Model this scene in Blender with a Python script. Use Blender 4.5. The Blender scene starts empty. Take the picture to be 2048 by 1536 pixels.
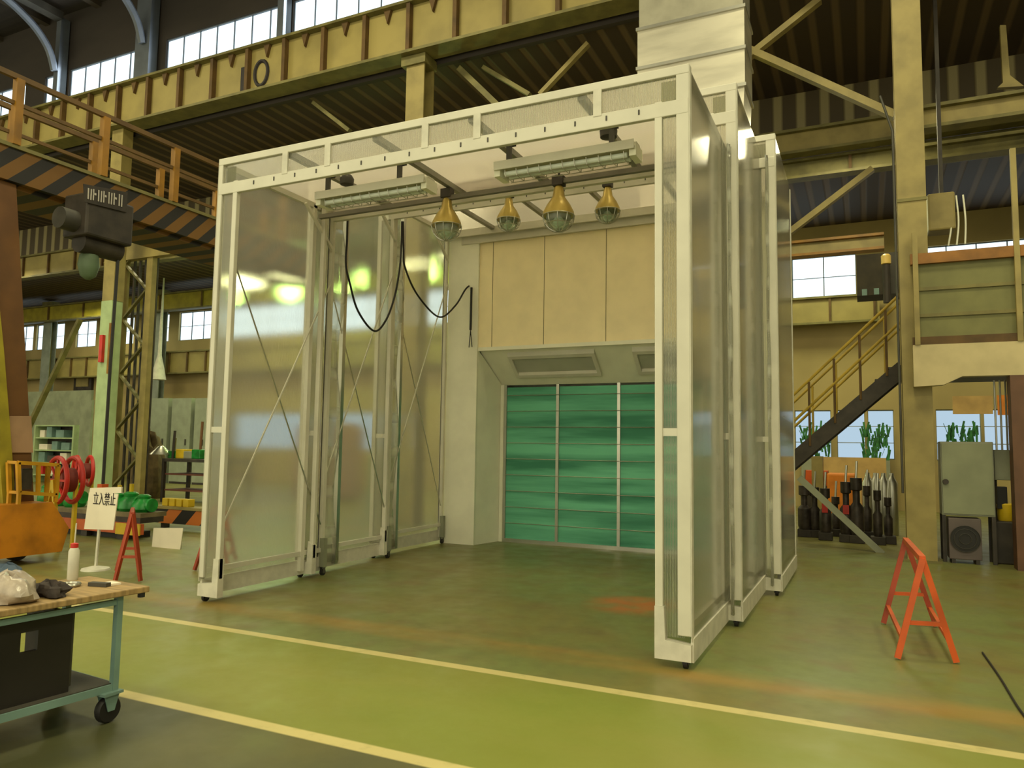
import bpy, bmesh, math, random
from mathutils import Vector, Matrix
random.seed(7)
SC=bpy.context.scene; COL=SC.collection
# ------------------------------------------------------------------ camera
F,YAW,PITCH,ROLL=1493.9,-.4429,.0841,.0153
CAM=Vector((1.1825,-5.6049,1.6))
c_,s_=math.cos(YAW),math.sin(YAW)
FW=Vector((s_*math.cos(PITCH),c_*math.cos(PITCH),math.sin(PITCH)))
R0=Vector((c_,-s_,0)); U0=R0.cross(FW)
RT=R0*math.cos(ROLL)+U0*math.sin(ROLL); UP=U0*math.cos(ROLL)-R0*math.sin(ROLL)
def at(px,py,x=None,y=None,z=None):
    d=FW+RT*((px-1024)/F)-UP*((py-768)/F)
    i,v=(0,x) if x is not None else (1,y) if y is not None else (2,z)
    return CAM+d*((v-CAM[i])/d[i])
cd=bpy.data.cameras.new('camera'); cd.sensor_width=36; cd.lens=F/2048*36; cd.clip_end=300; cd.clip_start=.05
co=bpy.data.objects.new('camera',cd); COL.objects.link(co); SC.camera=co
co.matrix_world=Matrix(((RT.x,UP.x,-FW.x,CAM.x),(RT.y,UP.y,-FW.y,CAM.y),(RT.z,UP.z,-FW.z,CAM.z),(0,0,0,1)))
# ------------------------------------------------------------------ materials
def lin(c): return tuple(((v/255)/12.92 if v/255<=.04045 else ((v/255+.055)/1.055)**2.4) for v in c)+(1,)
MATS={}
def mat(name,c,rough=.5,metal=0,var=.12,scale=3,bump=0,emit=0,spec=.5,c2=None,stretch=None):
    if name in MATS: return MATS[name]
    m=bpy.data.materials.new(name); m.use_nodes=True; n=m.node_tree.nodes; l=m.node_tree.links
    b=n['Principled BSDF']; b.inputs['Roughness'].default_value=rough; b.inputs['Metallic'].default_value=metal
    b.inputs['Specular IOR Level'].default_value=spec
    col=lin(c)
    tc=n.new('ShaderNodeTexCoord'); no=n.new('ShaderNodeTexNoise'); no.inputs['Scale'].default_value=scale; no.inputs['Detail'].default_value=5
    src=tc.outputs['Object']
    if stretch:
        mp=n.new('ShaderNodeMapping'); mp.inputs['Scale'].default_value=stretch; l.new(src,mp.inputs[0]); src=mp.outputs[0]
    l.new(src,no.inputs['Vector'])
    mx=n.new('ShaderNodeMix'); mx.data_type='RGBA'
    d=lin(c2) if c2 else tuple(v*(1-var*2) for v in col[:3])+(1,)
    cr=n.new('ShaderNodeMapRange'); cr.inputs[1].default_value=.38; cr.inputs[2].default_value=.66
    l.new(no.outputs['Fac'],cr.inputs[0]); l.new(cr.outputs[0],mx.inputs[0])
    mx.inputs[6].default_value=col; mx.inputs[7].default_value=d
    l.new(mx.outputs[2],b.inputs['Base Color'])
    if bump:
        bp=n.new('ShaderNodeBump'); bp.inputs['Strength'].default_value=bump; bp.inputs['Distance'].default_value=.02
        l.new(no.outputs['Fac'],bp.inputs['Height']); l.new(bp.outputs[0],b.inputs['Normal'])
    if emit:
        b.inputs['Emission Color'].default_value=col; b.inputs['Emission Strength'].default_value=emit
    MATS[name]=m; return m
def emitter(name,c,s,lines=None):
    m=bpy.data.materials.new(name); m.use_nodes=True; n=m.node_tree.nodes; l=m.node_tree.links; n.clear()
    e=n.new('ShaderNodeEmission'); e.inputs[0].default_value=lin(c); e.inputs[1].default_value=s
    o=n.new('ShaderNodeOutputMaterial'); l.new(e.outputs[0],o.inputs[0]); MATS[name]=m; return m
def ribbed(name,c,c2,axis,pitch,rough=.6,w=.35):
    """painted corrugated sheet: colour + bump stripes across an axis"""
    m=bpy.data.materials.new(name); m.use_nodes=True; n=m.node_tree.nodes; l=m.node_tree.links
    b=n['Principled BSDF']; b.inputs['Roughness'].default_value=rough
    tc=n.new('ShaderNodeTexCoord'); sp=n.new('ShaderNodeSeparateXYZ'); l.new(tc.outputs['Object'],sp.inputs[0])
    a=n.new('ShaderNodeMath'); a.operation='MULTIPLY'; a.inputs[1].default_value=1/pitch; l.new(sp.outputs[axis],a.inputs[0])
    f=n.new('ShaderNodeMath'); f.operation='PINGPONG'; f.inputs[1].default_value=.5; l.new(a.outputs[0],f.inputs[0])
    mr=n.new('ShaderNodeMapRange'); mr.inputs[1].default_value=w*.5; mr.inputs[2].default_value=w*.5+.1; l.new(f.outputs[0],mr.inputs[0])
    mx=n.new('ShaderNodeMix'); mx.data_type='RGBA'; mx.inputs[6].default_value=lin(c2); mx.inputs[7].default_value=lin(c)
    l.new(mr.outputs[0],mx.inputs[0]); l.new(mx.outputs[2],b.inputs['Base Color'])
    bp=n.new('ShaderNodeBump'); bp.inputs['Strength'].default_value=.6; bp.inputs['Distance'].default_value=.03
    l.new(mr.outputs[0],bp.inputs['Height']); l.new(bp.outputs[0],b.inputs['Normal'])
    MATS[name]=m; return m
def sheet(name,axis,tint,rgh,ior,opac,trans,pitch=.012,white=(235,235,225),tls=.5):
    """twin-wall polycarbonate: hazy refraction + some clear + some milky, fluted"""
    m=bpy.data.materials.new(name); m.use_nodes=True; n=m.node_tree.nodes; l=m.node_tree.links; n.clear()
    o=n.new('ShaderNodeOutputMaterial')
    rf=n.new('ShaderNodeBsdfRefraction'); rf.inputs['Color'].default_value=lin(tint); rf.inputs['Roughness'].default_value=rgh; rf.inputs['IOR'].default_value=ior
    tr=n.new('ShaderNodeBsdfTransparent'); tr.inputs[0].default_value=lin(tint)
    a=n.new('ShaderNodeMixShader'); a.inputs[0].default_value=trans; l.new(rf.outputs[0],a.inputs[1]); l.new(tr.outputs[0],a.inputs[2])
    df=n.new('ShaderNodeBsdfDiffuse'); df.inputs[0].default_value=lin(white)
    tl=n.new('ShaderNodeBsdfTranslucent'); tl.inputs[0].default_value=lin(white)
    b=n.new('ShaderNodeMixShader'); b.inputs[0].default_value=tls; l.new(df.outputs[0],b.inputs[1]); l.new(tl.outputs[0],b.inputs[2])
    tc=n.new('ShaderNodeTexCoord'); sp=n.new('ShaderNodeSeparateXYZ'); l.new(tc.outputs['Object'],sp.inputs[0])
    mu=n.new('ShaderNodeMath'); mu.operation='MULTIPLY'; mu.inputs[1].default_value=1/pitch; l.new(sp.outputs[axis],mu.inputs[0])
    pp=n.new('ShaderNodeMath'); pp.operation='PINGPONG'; pp.inputs[1].default_value=.5; l.new(mu.outputs[0],pp.inputs[0])
    mr=n.new('ShaderNodeMapRange'); mr.inputs[1].default_value=.05; mr.inputs[2].default_value=.18; mr.inputs[3].default_value=min(1,opac+.25); mr.inputs[4].default_value=opac
    l.new(pp.outputs[0],mr.inputs[0])
    x=n.new('ShaderNodeMixShader'); l.new(mr.outputs[0],x.inputs[0]); l.new(a.outputs[0],x.inputs[1]); l.new(b.outputs[0],x.inputs[2])
    gl=n.new('ShaderNodeBsdfGlossy'); gl.inputs['Roughness'].default_value=.11
    fr0=n.new('ShaderNodeFresnel'); fr0.inputs[0].default_value=1.4; ge=n.new('ShaderNodeNewGeometry'); iv=n.new('ShaderNodeMath'); iv.operation='SUBTRACT'; iv.inputs[0].default_value=1; l.new(ge.outputs['Backfacing'],iv.inputs[1]); fr=n.new('ShaderNodeMath'); fr.operation='MULTIPLY'; l.new(fr0.outputs[0],fr.inputs[0]); l.new(iv.outputs[0],fr.inputs[1])
    y=n.new('ShaderNodeMixShader'); l.new(fr.outputs[0],y.inputs[0]); l.new(x.outputs[0],y.inputs[1]); l.new(gl.outputs[0],y.inputs[2])
    l.new(y.outputs[0],o.inputs[0]); MATS[name]=m; return m

WHITE=mat('white_powder_coat',(208,204,188),.45,var=.05)
FABRIC=mat('white_vinyl_tape',(208,204,188),.6,var=.08,scale=8,bump=.1)
PANEL_SIDE=sheet('polycarbonate_side',1,(243,243,236),.22,1.09,.12,.07,white=(244,240,232))
PANEL_RING=sheet('polycarbonate_strip',0,(243,243,236),.14,1.08,.08,.35)
PANEL_ROOF=sheet('polycarbonate_roof',0,(244,240,234),.3,1.12,.42,.3,tls=.68,white=(240,232,224))
FILM=sheet('clear_film',2,(240,240,235),.1,1.08,.22,.45,pitch=.5)
CREAM=mat('cream_wall_paint',(244,228,184),.5,var=.04)
GREYW=mat('grey_white_wall',(232,230,210),.5,var=.04)
BEIGE=mat('beige_steel_paint',(152,136,80),.55,var=.14)
BEIGE2=mat('beige_girder_paint',(156,140,80),.6,var=.12,scale=1.5)
OLIVE=mat('olive_steel_paint',(120,112,62),.6,var=.2)
RUST=mat('stiffener_brown',(98,72,34),.7,var=.2)
ORANGE=mat('orange_crane_paint',(152,106,12),.5,var=.2)
SAW=mat('orange_red_paint',(206,86,26),.5,var=.15)
SAW2=mat('dark_red_paint',(166,62,30),.5,var=.15)
BLACK=mat('black_rubber',(26,23,22),.6,var=.1)
DARK=mat('dark_machine_steel',(58,50,42),.6,var=.25,scale=5)
DGREY=mat('dark_grey_steel',(72,68,60),.6,var=.2)
GREY=mat('grey_cabinet_paint',(140,142,120),.5,var=.1)
GREEN=mat('green_enamel',(22,140,52),.35,var=.25,scale=6)
RED=mat('red_enamel',(200,44,34),.45,var=.15)
YELLOW=mat('yellow_paint',(212,178,26),.5,var=.12)
LGREEN=mat('pale_green_column',(170,190,140),.6,var=.1)
TEAL=mat('blue_green_frame',(120,150,142),.5,var=.12)
WOOD=mat('worn_plywood',(170,140,92),.6,var=.2,scale=4,stretch=(1,8,1))
GALV=mat('galvanised_sheet',(214,208,190),.34,metal=.75,var=.1,scale=1.2,bump=.12,stretch=(1,1,5))
STEEL=mat('brushed_steel',(190,188,178),.3,metal=.9,var=.05)
BRASS=mat('yellow_lamp_reflector',(178,154,74),.35,metal=.3,var=.05)
GLASS=sheet('lamp_glass',2,(225,238,225),.05,1.2,.12,.55,pitch=.5)
TUBE=mat('lamp_tube',(225,232,222),.3,var=.02)
BROWNLEG=mat('brown_gantry_paint',(112,74,36),.6,var=.12)
YOLIVE=mat('yellow_olive_paint',(160,146,36),.6,var=.15)
PINK=mat('faded_plate',(176,140,110),.6,var=.1)
DUSK=mat('slate_blue_steel',(92,98,108),.5,var=.1)
CEIL=mat('dark_ceiling_boards',(58,50,44),.8,var=.2,scale=1,stretch=(.3,6,1))
WALLB=mat('beige_cladding',(170,150,98),.7,var=.1,scale=.6)
WALLD=mat('olive_cladding',(112,104,62),.7,var=.2,scale=.5)
DECK=ribbed('brown_roof_deck',(58,44,32),(96,78,56),'X',.42,.7,.22)
SIDING=ribbed('ribbed_siding',(74,62,38),(146,134,94),'X',.5,.6,.28)
PLAST=mat('pale_plastic_bag',(186,172,158),.25,var=.2,scale=9,bump=.5)
PAPER=mat('white_paper',(232,222,202),.7,var=.04)
INK=mat('black_ink',(40,34,36),.7,var=.02)
ORBOX=mat('bright_orange_cover',(226,132,32),.6,var=.15)
BLUE=mat('dull_blue_cloth',(66,84,104),.8,var=.2)
LEAF=mat('green_leaves',(50,120,60),.7,var=.3,scale=8)
SKYW=emitter('daylight_pane',(220,240,246),2.0)
SKYLOW=emitter('daylight_pane_low',(188,214,232),1.0)
LAMPG=emitter('green_white_lamp',(225,255,140),9)
def hazard(name,ang=1,pitch=.35,ca=(30,26,22),cb=(206,120,30),axis='Y'):
    m=bpy.data.materials.new(name); m.use_nodes=True; n=m.node_tree.nodes; l=m.node_tree.links
    b=n['Principled BSDF']; b.inputs['Roughness'].default_value=.6
    tc=n.new('ShaderNodeTexCoord'); sp=n.new('ShaderNodeSeparateXYZ'); l.new(tc.outputs['Object'],sp.inputs[0])
    z=n.new('ShaderNodeMath'); z.operation='MULTIPLY'; z.inputs[1].default_value=ang; l.new(sp.outputs['Z'],z.inputs[0])
    a=n.new('ShaderNodeMath'); l.new(sp.outputs[axis],a.inputs[0]); l.new(z.outputs[0],a.inputs[1])
    k=n.new('ShaderNodeMath'); k.operation='MULTIPLY'; k.inputs[1].default_value=1/pitch; l.new(a.outputs[0],k.inputs[0])
    f=n.new('ShaderNodeMath'); f.operation='FRACT'; l.new(k.outputs[0],f.inputs[0])
    g=n.new('ShaderNodeMath'); g.operation='GREATER_THAN'; g.inputs[1].default_value=.5; l.new(f.outputs[0],g.inputs[0])
    mx=n.new('ShaderNodeMix'); mx.data_type='RGBA'; mx.inputs[6].default_value=lin(ca); mx.inputs[7].default_value=lin(cb)
    l.new(g.outputs[0],mx.inputs[0]); l.new(mx.outputs[2],b.inputs['Base Color']); MATS[name]=m; return m
HAZ=hazard('hazard_stripes',-1,.44,cb=(112,76,18))
HAZX=hazard('hazard_stripes_small',-1,.7,cb=(200,110,40),axis='X')
# floor: painted aisle, white lines, worn orange line, stained grey-green slab
def floor_mat():
    m=bpy.data.materials.new('painted_floor'); m.use_nodes=True; n=m.node_tree.nodes; l=m.node_tree.links
    b=n['Principled BSDF']; tc=n.new('ShaderNodeTexCoord'); sp=n.new('ShaderNodeSeparateXYZ'); l.new(tc.outputs['Object'],sp.inputs[0])
    def noise(s,det=5,st=None):
        t=n.new('ShaderNodeTexNoise'); t.inputs['Scale'].default_value=s; t.inputs['Detail'].default_value=det
        if st:
            mp=n.new('ShaderNodeMapping'); mp.inputs['Scale'].default_value=st; l.new(tc.outputs['Object'],mp.inputs[0]); l.new(mp.outputs[0],t.inputs['Vector'])
        else: l.new(tc.outputs['Object'],t.inputs['Vector'])
        return t.outputs['Fac']
    def rng(s,a,b_,c=0,d=1):
        r=n.new('ShaderNodeMapRange'); r.inputs[1].default_value=a; r.inputs[2].default_value=b_; r.inputs[3].default_value=c; r.inputs[4].default_value=d
        l.new(s,r.inputs[0]); return r.outputs[0]
    def mul(a,b_,op='MULTIPLY'):
        q=n.new('ShaderNodeMath'); q.operation=op
        for i,v in enumerate((a,b_)):
            if isinstance(v,(int,float)): q.inputs[i].default_value=v
            else: l.new(v,q.inputs[i])
        return q.outputs[0]
    def mix(f,a,b_):
        q=n.new('ShaderNodeMix'); q.data_type='RGBA'; l.new(f,q.inputs[0])
        for i,v in ((6,a),(7,b_)):
            if isinstance(v,tuple): q.inputs[i].default_value=lin(v)
            else: l.new(v,q.inputs[i])
        return q.outputs[2]
    def band(c0,w,soft=.02):   # 1 inside |Y-c0|<w
        d=mul(mul(sp.outputs['Y'],-c0,'ADD'),0,'ADD'); q=n.new('ShaderNodeMath'); q.operation='ABSOLUTE'; l.new(d,q.inputs[0])
        return rng(q.outputs[0],w-soft,w+soft,1,0)
    slab=mix(rng(noise(.55),.4,.62),(112,120,66),(118,112,60))
    slab=mix(rng(noise(2.3),.52,.7,0,.55),slab,(112,92,56))
    slab=mix(rng(noise(6),.45,.75,0,.35),slab,(96,102,70))
    aisle=mix(rng(noise(1.2,6,(.4,1,1)),.35,.7),(122,130,52),(132,130,60))
    near=mix(rng(noise(1),.4,.65),(92,90,52),(76,78,52))
    inside=band(-1.45,.75,.01)
    col=mix(inside,slab,aisle)
    nm=rng(sp.outputs['Y'],-2.26,-2.24,1,0); col=mix(nm,col,near)
    far=rng(sp.outputs['Y'],7.6,8.0,0,1); col=mix(mul(far,.7),col,(126,118,66))
    og=mul(band(-.06,.16,.08),rng(noise(1.6,6,(.5,2,1)),.33,.6,.1,.6)); col=mix(og,col,(160,124,58))
    # a worn orange patch inside the booth
    vd=n.new('ShaderNodeVectorMath'); vd.operation='DISTANCE'; l.new(tc.outputs['Object'],vd.inputs[0]); P=at(1265,1210,z=0); vd.inputs[1].default_value=(P.x,P.y,0)
    col=mix(mul(rng(vd.outputs['Value'],.25,.55,1,0),rng(noise(3),.35,.6,.2,.9)),col,(176,100,46))
    for c0 in (-.70,-2.22):
        col=mix(mul(band(c0,.05,.008),rng(noise(9),.25,.45,.7,1)),col,(196,182,124))
    l.new(col,b.inputs['Base Color']); l.new(rng(noise(3),.3,.7,.3,.5),b.inputs['Roughness'])
    return m
FLOOR=floor_mat()
# ------------------------------------------------------------------ mesh helpers
def box(b,x0,x1,y0,y1,z0,z1):
    v=[b.verts.new(p) for p in ((x0,y0,z0),(x1,y0,z0),(x1,y1,z0),(x0,y1,z0),(x0,y0,z1),(x1,y0,z1),(x1,y1,z1),(x0,y1,z1))]
    for f in ((0,3,2,1),(4,5,6,7),(0,1,5,4),(1,2,6,5),(2,3,7,6),(3,0,4,7)): b.faces.new([v[i] for i in f])
def frame3(d):
    d=d.normalized(); h=Vector((0,0,1)) if abs(d.z)<.95 else Vector((0,1,0))
    s=d.cross(h).normalized(); return s,s.cross(d)
def bar(b,p,q,w,h=None):
    p,q=Vector(p),Vector(q); h=h or w; s,u=frame3(q-p); r=[]
    for c in (p,q): r.append([b.verts.new(c+s*a*w/2+u*e*h/2) for a,e in ((-1,-1),(1,-1),(1,1),(-1,1))])
    for i in range(4): b.faces.new((r[0][i],r[0][(i+1)%4],r[1][(i+1)%4],r[1][i]))
    b.faces.new(r[0][::-1]); b.faces.new(r[1])
def tube(b,pts,rad,n=10,close=False):
    pts=[Vector(p) for p in pts]; rings=[]
    R=rad if isinstance(rad,(list,tuple)) else [rad]*len(pts)
    N=len(pts); ref=None
    for i,p in enumerate(pts):
        if close: t=pts[(i+1)%N]-pts[i-1]
        else: t=pts[min(i+1,N-1)]-pts[max(i-1,0)]
        t.normalize()
        if ref is None: s,u=frame3(t); ref=s
        else:
            s=(ref-t*ref.dot(t)).normalized(); ref=s; u=s.cross(t)
        rings.append([b.verts.new(p+s*math.cos(a)*R[i]+u*math.sin(a)*R[i]) for a in [2*math.pi*k/n for k in range(n)]])
    for i in range(N if close else N-1):
        A,B=rings[i],rings[(i+1)%N]
        for k in range(n): b.faces.new((A[k],A[(k+1)%n],B[(k+1)%n],B[k]))
    if not close: b.faces.new(rings[0][::-1]); b.faces.new(rings[-1])
def lathe(b,prof,c=(0,0,0),n=20,axis='Z'):
    rings=[]
    for r,z in prof:
        ring=[]
        for k in range(n):
            a=2*math.pi*k/n; x,y=r*math.cos(a),r*math.sin(a)
            p=(x,y,z) if axis=='Z' else (z,x,y) if axis=='X' else (x,z,y)
            ring.append(b.verts.new(Vector(c)+Vector(p)))
        rings.append(ring)
    for A,B in zip(rings,rings[1:]):
        for k in range(n): b.faces.new((A[k],A[(k+1)%n],B[(k+1)%n],B[k]))
    b.faces.new(rings[0][::-1]); b.faces.new(rings[-1])
def prism(b,poly,off):
    poly=[Vector(p) for p in poly]; off=Vector(off)
    A=[b.verts.new(p) for p in poly]; B=[b.verts.new(p+off) for p in poly]; n=len(A)
    b.faces.new(A[::-1]); b.faces.new(B)
    for i in range(n): b.faces.new((A[i],A[(i+1)%n],B[(i+1)%n],B[i]))
def catenary(pts,n=8):
    """Catmull-Rom through points"""
    P=[Vector(p) for p in pts]; P=[P[0]]+P+[P[-1]]; out=[]
    for i in range(1,len(P)-2):
        for k in range(n):
            t=k/n; a,b_,c,d=P[i-1:i+3]
            out.append(.5*((2*b_)+(c-a)*t+(2*a-5*b_+4*c-d)*t*t+(3*b_-a-3*c+d)*t**3))
    out.append(P[-2]); return out
class B:
    """context-free builder: B(fn) makes a bmesh"""
def NB(): return bmesh.new()
def obj(name,b,m,parent=None,smooth=False,bevel=0):
    bmesh.ops.recalc_face_normals(b,faces=b.faces)
    me=bpy.data.meshes.new(name); b.to_mesh(me); b.free(); me.materials.append(m)
    o=bpy.data.objects.new(name,me); COL.objects.link(o)
    if smooth:
        for p in me.polygons: p.use_smooth=True
        try: me.set_sharp_from_angle(angle=math.radians(40))
        except Exception: pass
    if bevel:
        mo=o.modifiers.new('bevel','BEVEL'); mo.width=bevel; mo.segments=2; mo.limit_method='ANGLE'
    if parent is not None:
        o.parent=parent; o.matrix_parent_inverse=Matrix.Translation(-ORG.get(parent.name,Vector((0,0,0))))
    return o
ORG={}
def thing(name,label,cat,loc,group=None):
    o=bpy.data.objects.new(name,None); COL.objects.link(o); o.location=loc; o.empty_display_size=.2
    ORG[o.name]=Vector(loc); tag(o,label,cat,group); return o
def tag(o,label,cat,group=None):
    o['label']=label; o['category']=cat
    if group: o['group']=group
    return o
def struct(name,b,m,parent=None,**k):
    o=obj(name,b,m,parent,**k)
    if parent is None: o['kind']='structure'
    return o
def one(fn,*a,**k):
    b=NB(); fn(b,*a,**k); return b
def clone(root,loc,label,group=None):
    r=root.copy(); COL.objects.link(r); r.location=loc; r['label']=label
    if group: r['group']=group
    def rec(s,d):
        for ch in s.children:
            c=ch.copy(); COL.objects.link(c); c.parent=d; c.matrix_parent_inverse=ch.matrix_parent_inverse.copy(); rec(ch,c)
    rec(root,r); return r
def text_mesh(s,size,loc,rot,m,parent,name='lettering',ext=.002,sx=1):
    cu=bpy.data.curves.new('t','FONT'); cu.body=s; cu.size=size; cu.extrude=ext; cu.align_x='CENTER'; cu.align_y='CENTER'
    t=bpy.data.objects.new('t',cu); COL.objects.link(t); bpy.context.view_layer.update()
    me=bpy.data.meshes.new_from_object(t.evaluated_get(bpy.context.evaluated_depsgraph_get()))
    bpy.data.objects.remove(t)
    M=Matrix.Translation(Vector(loc))@rot.to_4x4()@Matrix.Diagonal((sx,1,1,1)); me.transform(M)
    me.materials.clear(); me.materials.append(m)
    o=bpy.data.objects.new(name,me); COL.objects.link(o)
    if parent is not None: o.parent=parent; o.matrix_parent_inverse=Matrix.Translation(-ORG.get(parent.name,Vector((0,0,0))))
    return o
FACE_Y=Matrix.Rotation(math.radians(90),3,'X')   # text facing -Y

# ================================================================== SETTING
struct('floor',one(box,-60,16,-14,18.3,-.2,0),FLOOR)
FY=18.0
# far wall with openings
def wall_open(name,x0,x1,y0,y1,z0,z1,opens,m):
    b=NB(); xs=sorted({x0,x1,*[o[0] for o in opens],*[o[1] for o in opens]}); zs=sorted({z0,z1,*[o[2] for o in opens],*[o[3] for o in opens]})
    for a,c in zip(xs,xs[1:]):
        for d,e in zip(zs,zs[1:]):
            mx,mz=(a+c)/2,(d+e)/2
            if not any(o[0]<mx<o[1] and o[2]<mz<o[3] for o in opens): box(b,a,c,y0,y1,d,e)
    bmesh.ops.remove_doubles(b,verts=b.verts,dist=1e-4)
    return struct(name,b,m)
WN=[0]
def window(x0,x1,z0,z1,y,nx,nz,mg,fm=DUSK,th=.03):
    WN[0]+=1; o=struct('window_%d'%WN[0],one(box,x0,x1,y+.1,y+.13,z0,z1),mg)
    b=NB(); fr=.05
    box(b,x0,x1,y+.05,y+.1,z0,z0+fr*.6); box(b,x0,x1,y+.05,y+.1,z1-fr*.6,z1)
    for i in range(nx+1):
        xx=x0+(x1-x0)*i/nx; w=th*.5
        box(b,max(x0,xx-w),min(x1,xx+w),y+.07,y+.1,z0,z1)
    for j in range(1,nz):
        zz=z0+(z1-z0)*j/nz; box(b,x0,x1,y+.07,y+.095,zz-.01,zz+.01)
    f=obj('window_frame',b,fm); f.parent=o
    return o
zc0,zc1=6.12,7.4
XL=lambda px,py:at(px,py,y=FY).x
cle=[(-58,-48),(XL(-40,680),XL(66,680)),(XL(72,675),XL(128,675)),(XL(152,668),XL(192,665)),(XL(204,660),XL(234,660)),(XL(246,655),XL(268,655)),(XL(299,655),XL(338,650)),(XL(358,648),XL(428,645)),(XL(440,640),XL(618,630)),(XL(634,630),XL(772,620)),(XL(800,610),XL(912,605)),(-8,-5),(-4.6,-2.2),(-1.6,1.02),(2.6,6.2),(6.9,10.5)]
low=[(XL(1590,860),XL(1662,860)),(XL(1674,860),XL(1730,860)),(XL(1736,860),XL(1788,860)),(XL(1872,840),XL(1962,840)),(XL(1968,840),XL(2040,840))]
low=[(XL(470,840),XL(612,840)),(XL(660,840),XL(780,840))]+low
zl0,zl1=at(1700,918,y=FY).z,at(1700,820,y=FY).z
ops=[(a,b_,zc0,zc1) for a,b_ in cle]+[(a,b_,zl0,zl1) for a,b_ in low]
wall_open('wall_back',-60,16,FY,FY+.2,0,10,ops,WALLB)
for a,b_ in cle: window(a,b_,zc0,zc1,FY+.02,max(2,round((b_-a)/.75)),2,SKYW)
for a,b_ in low: window(a,b_,zl0,zl1,FY+.02,1,3,SKYLOW,GREY)
struct('wall_left',one(box,-60.2,-60,-14,18.2,0,14),WALLD)
struct('wall_right',one(box,16,16.2,-14,18.2,0,14),WALLD)
# clerestory wall above the near crane girder
GY=7.1
ZW0,ZW1=10.98,12.18
wins=[(-30.5,-26.2),(-25.6,-21.2),(-20.3,-19.45),(-19.2,-16.1),(-15.28,-11.14),(-10.98,-7.2),(-3.2,1.5),(2.4,7)]
wall_open('wall_clerestory',-60,16,7.5,7.62,9.7,14,[(a,b_,ZW0,ZW1) for a,b_ in wins],CEIL)
for a,b_ in wins: window(a,b_,ZW0,ZW1,7.48,max(1,round((b_-a)/.62)),1,SKYW,DUSK,.022)
b=NB(); box(b,-31,8,7.44,7.5,ZW0+.28,ZW0+.34)
struct('trim_1',b,TEAL)
struct('ceiling',one(box,-60,16,-14,7.7,13.9,14.1),CEIL)
b=NB()
for k in range(-14,5): box(b,k*2.25-.2,k*2.25,-14,7.5,13.76,13.9)
struct('ceiling_ribs',b,mat('ceiling_rib',(72,62,50),.7))
struct('ceiling_low_bay',one(box,-60,16,7.62,12,9.75,9.85),DECK)
struct('ceiling_rear_bay',one(box,-60,16,12.1,18,8.3,8.4),DECK)
struct('wall_valance',one(box,-60,16,12,12.1,8.3,9.85),SIDING)
# ================================================================== STEEL
# knee-braced posts of the clerestory wall
for i,(px,lab) in enumerate(((-15.75,'dark slate wall post with curved knee brace between the first two bright high windows'),(-19.33,'thin dark wall post at the far left end of the high windows'),(-11.06,'slim dark post standing between the two right-hand high windows'))):
    w=.34 if i==0 else .12
    t=thing('clerestory_post',lab,'post',(px,7.3,10.85))
    obj('post_shaft',one(box,px-w,px+w*.6,7.2,7.46,10.85,13.6),DUSK,t)
    if i<2:
        b=NB(); P=[(px,7.15,12.0),(px,6.9,12.6),(px,6.3,13.1),(px,5.2,13.45),(px,3.0,13.62)]
        P=catenary(P,5); tube(b,P,.1,6); obj('knee_brace',b,DUSK,t,smooth=True)
        obj('rafter',one(bar,(px,7.2,13.62),(px,-12,13.62),.3,.22),DGREY,t)
# near crane girder with stiffeners and the number 10
zb,zt=9.83,10.9
t=thing('crane_girder','long beige crane girder numbered 10 running under the bright high windows','girder',(-10,GY,zb))
web_=obj('web',one(box,-40,14,GY,GY+.06,zb,zt),BEIGE2,t)
obj('top_flange',one(box,-40,14,GY-.16,GY+.3,zt,zt+.06),OLIVE,t)
obj('bottom_flange',one(box,-40,14,GY-.2,GY+.3,zb-.06,zb),OLIVE,t)
sx=-11.86-1.13*12
while sx<9:
    obj('stiffener',one(box,sx-.045,sx+.045,GY-.13,GY,zb,zt),RUST,t); sx+=1.13
sx=-11.86-1.13*11.5
while sx<9:
    b=NB(); prism(b,[(sx-.09,GY-.08,zt),(sx+.09,GY-.08,zt),(sx,GY-.08,zt-.3)],(0,.08,0)); obj('gusset',b,RUST,t); sx+=1.13
p=at(522,146,y=GY-.02)
q=at(485,158,y=GY-.02)
b=NB(); box(b,q.x-.07,q.x+.07,GY-.012,GY,q.z-.3,q.z+.3); obj('numeral_one',b,INK,web_)
b=NB()
ring=[(p.x+.2*math.cos(a),GY-.008,p.z+.3*math.sin(a)) for a in [2*math.pi*k/20 for k in range(20)]]
tube(b,ring,.045,6,close=True); obj('numeral_zero',b,INK,web_)
# columns on the girder line
def i_column(label,x0,x1,y0,y1,z1,m,m2,group='building columns on the crane girder line',name='steel_column'):
    t=thing(name,label,'column',((x0+x1)/2,(y0+y1)/2,0),group)
    obj('front_flange',one(box,x0,x1,y0,y0+.035,0,z1),m,t); obj('rear_flange',one(box,x0,x1,y1-.035,y1,0,z1),m,t)
    obj('web',one(box,(x0+x1)/2-.02,(x0+x1)/2+.02,y0+.035,y1-.035,0,z1),m2,t)
    obj('base_plate',one(box,x0-.06,x1+.06,y0-.05,y1+.05,0,.03),m2,t)
    obj('girder_seat',one(box,x0-.1,x1+.05,y0-.06,y1+.02,z1-.2,z1),m2,t)
    return t
t=i_column('tall beige steel column at the right behind the orange sawhorse',1.70,2.09,7.1,7.5,zb-.07,BEIGE,OLIVE)
obj('splice_band',one(box,1.69,2.1,7.08,7.1,5.45,5.5),OLIVE,t)
obj('conduit',one(tube,[(1.66,7.1,1.0),(1.66,7.1,6.6),(1.5,7.1,7.2)],.018,6),DGREY,t)
i_column('beige steel column rising behind the booth roof under the crane girder',-7.42,-6.98,7.1,7.5,zb-.07,BEIGE,OLIVE)
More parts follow.
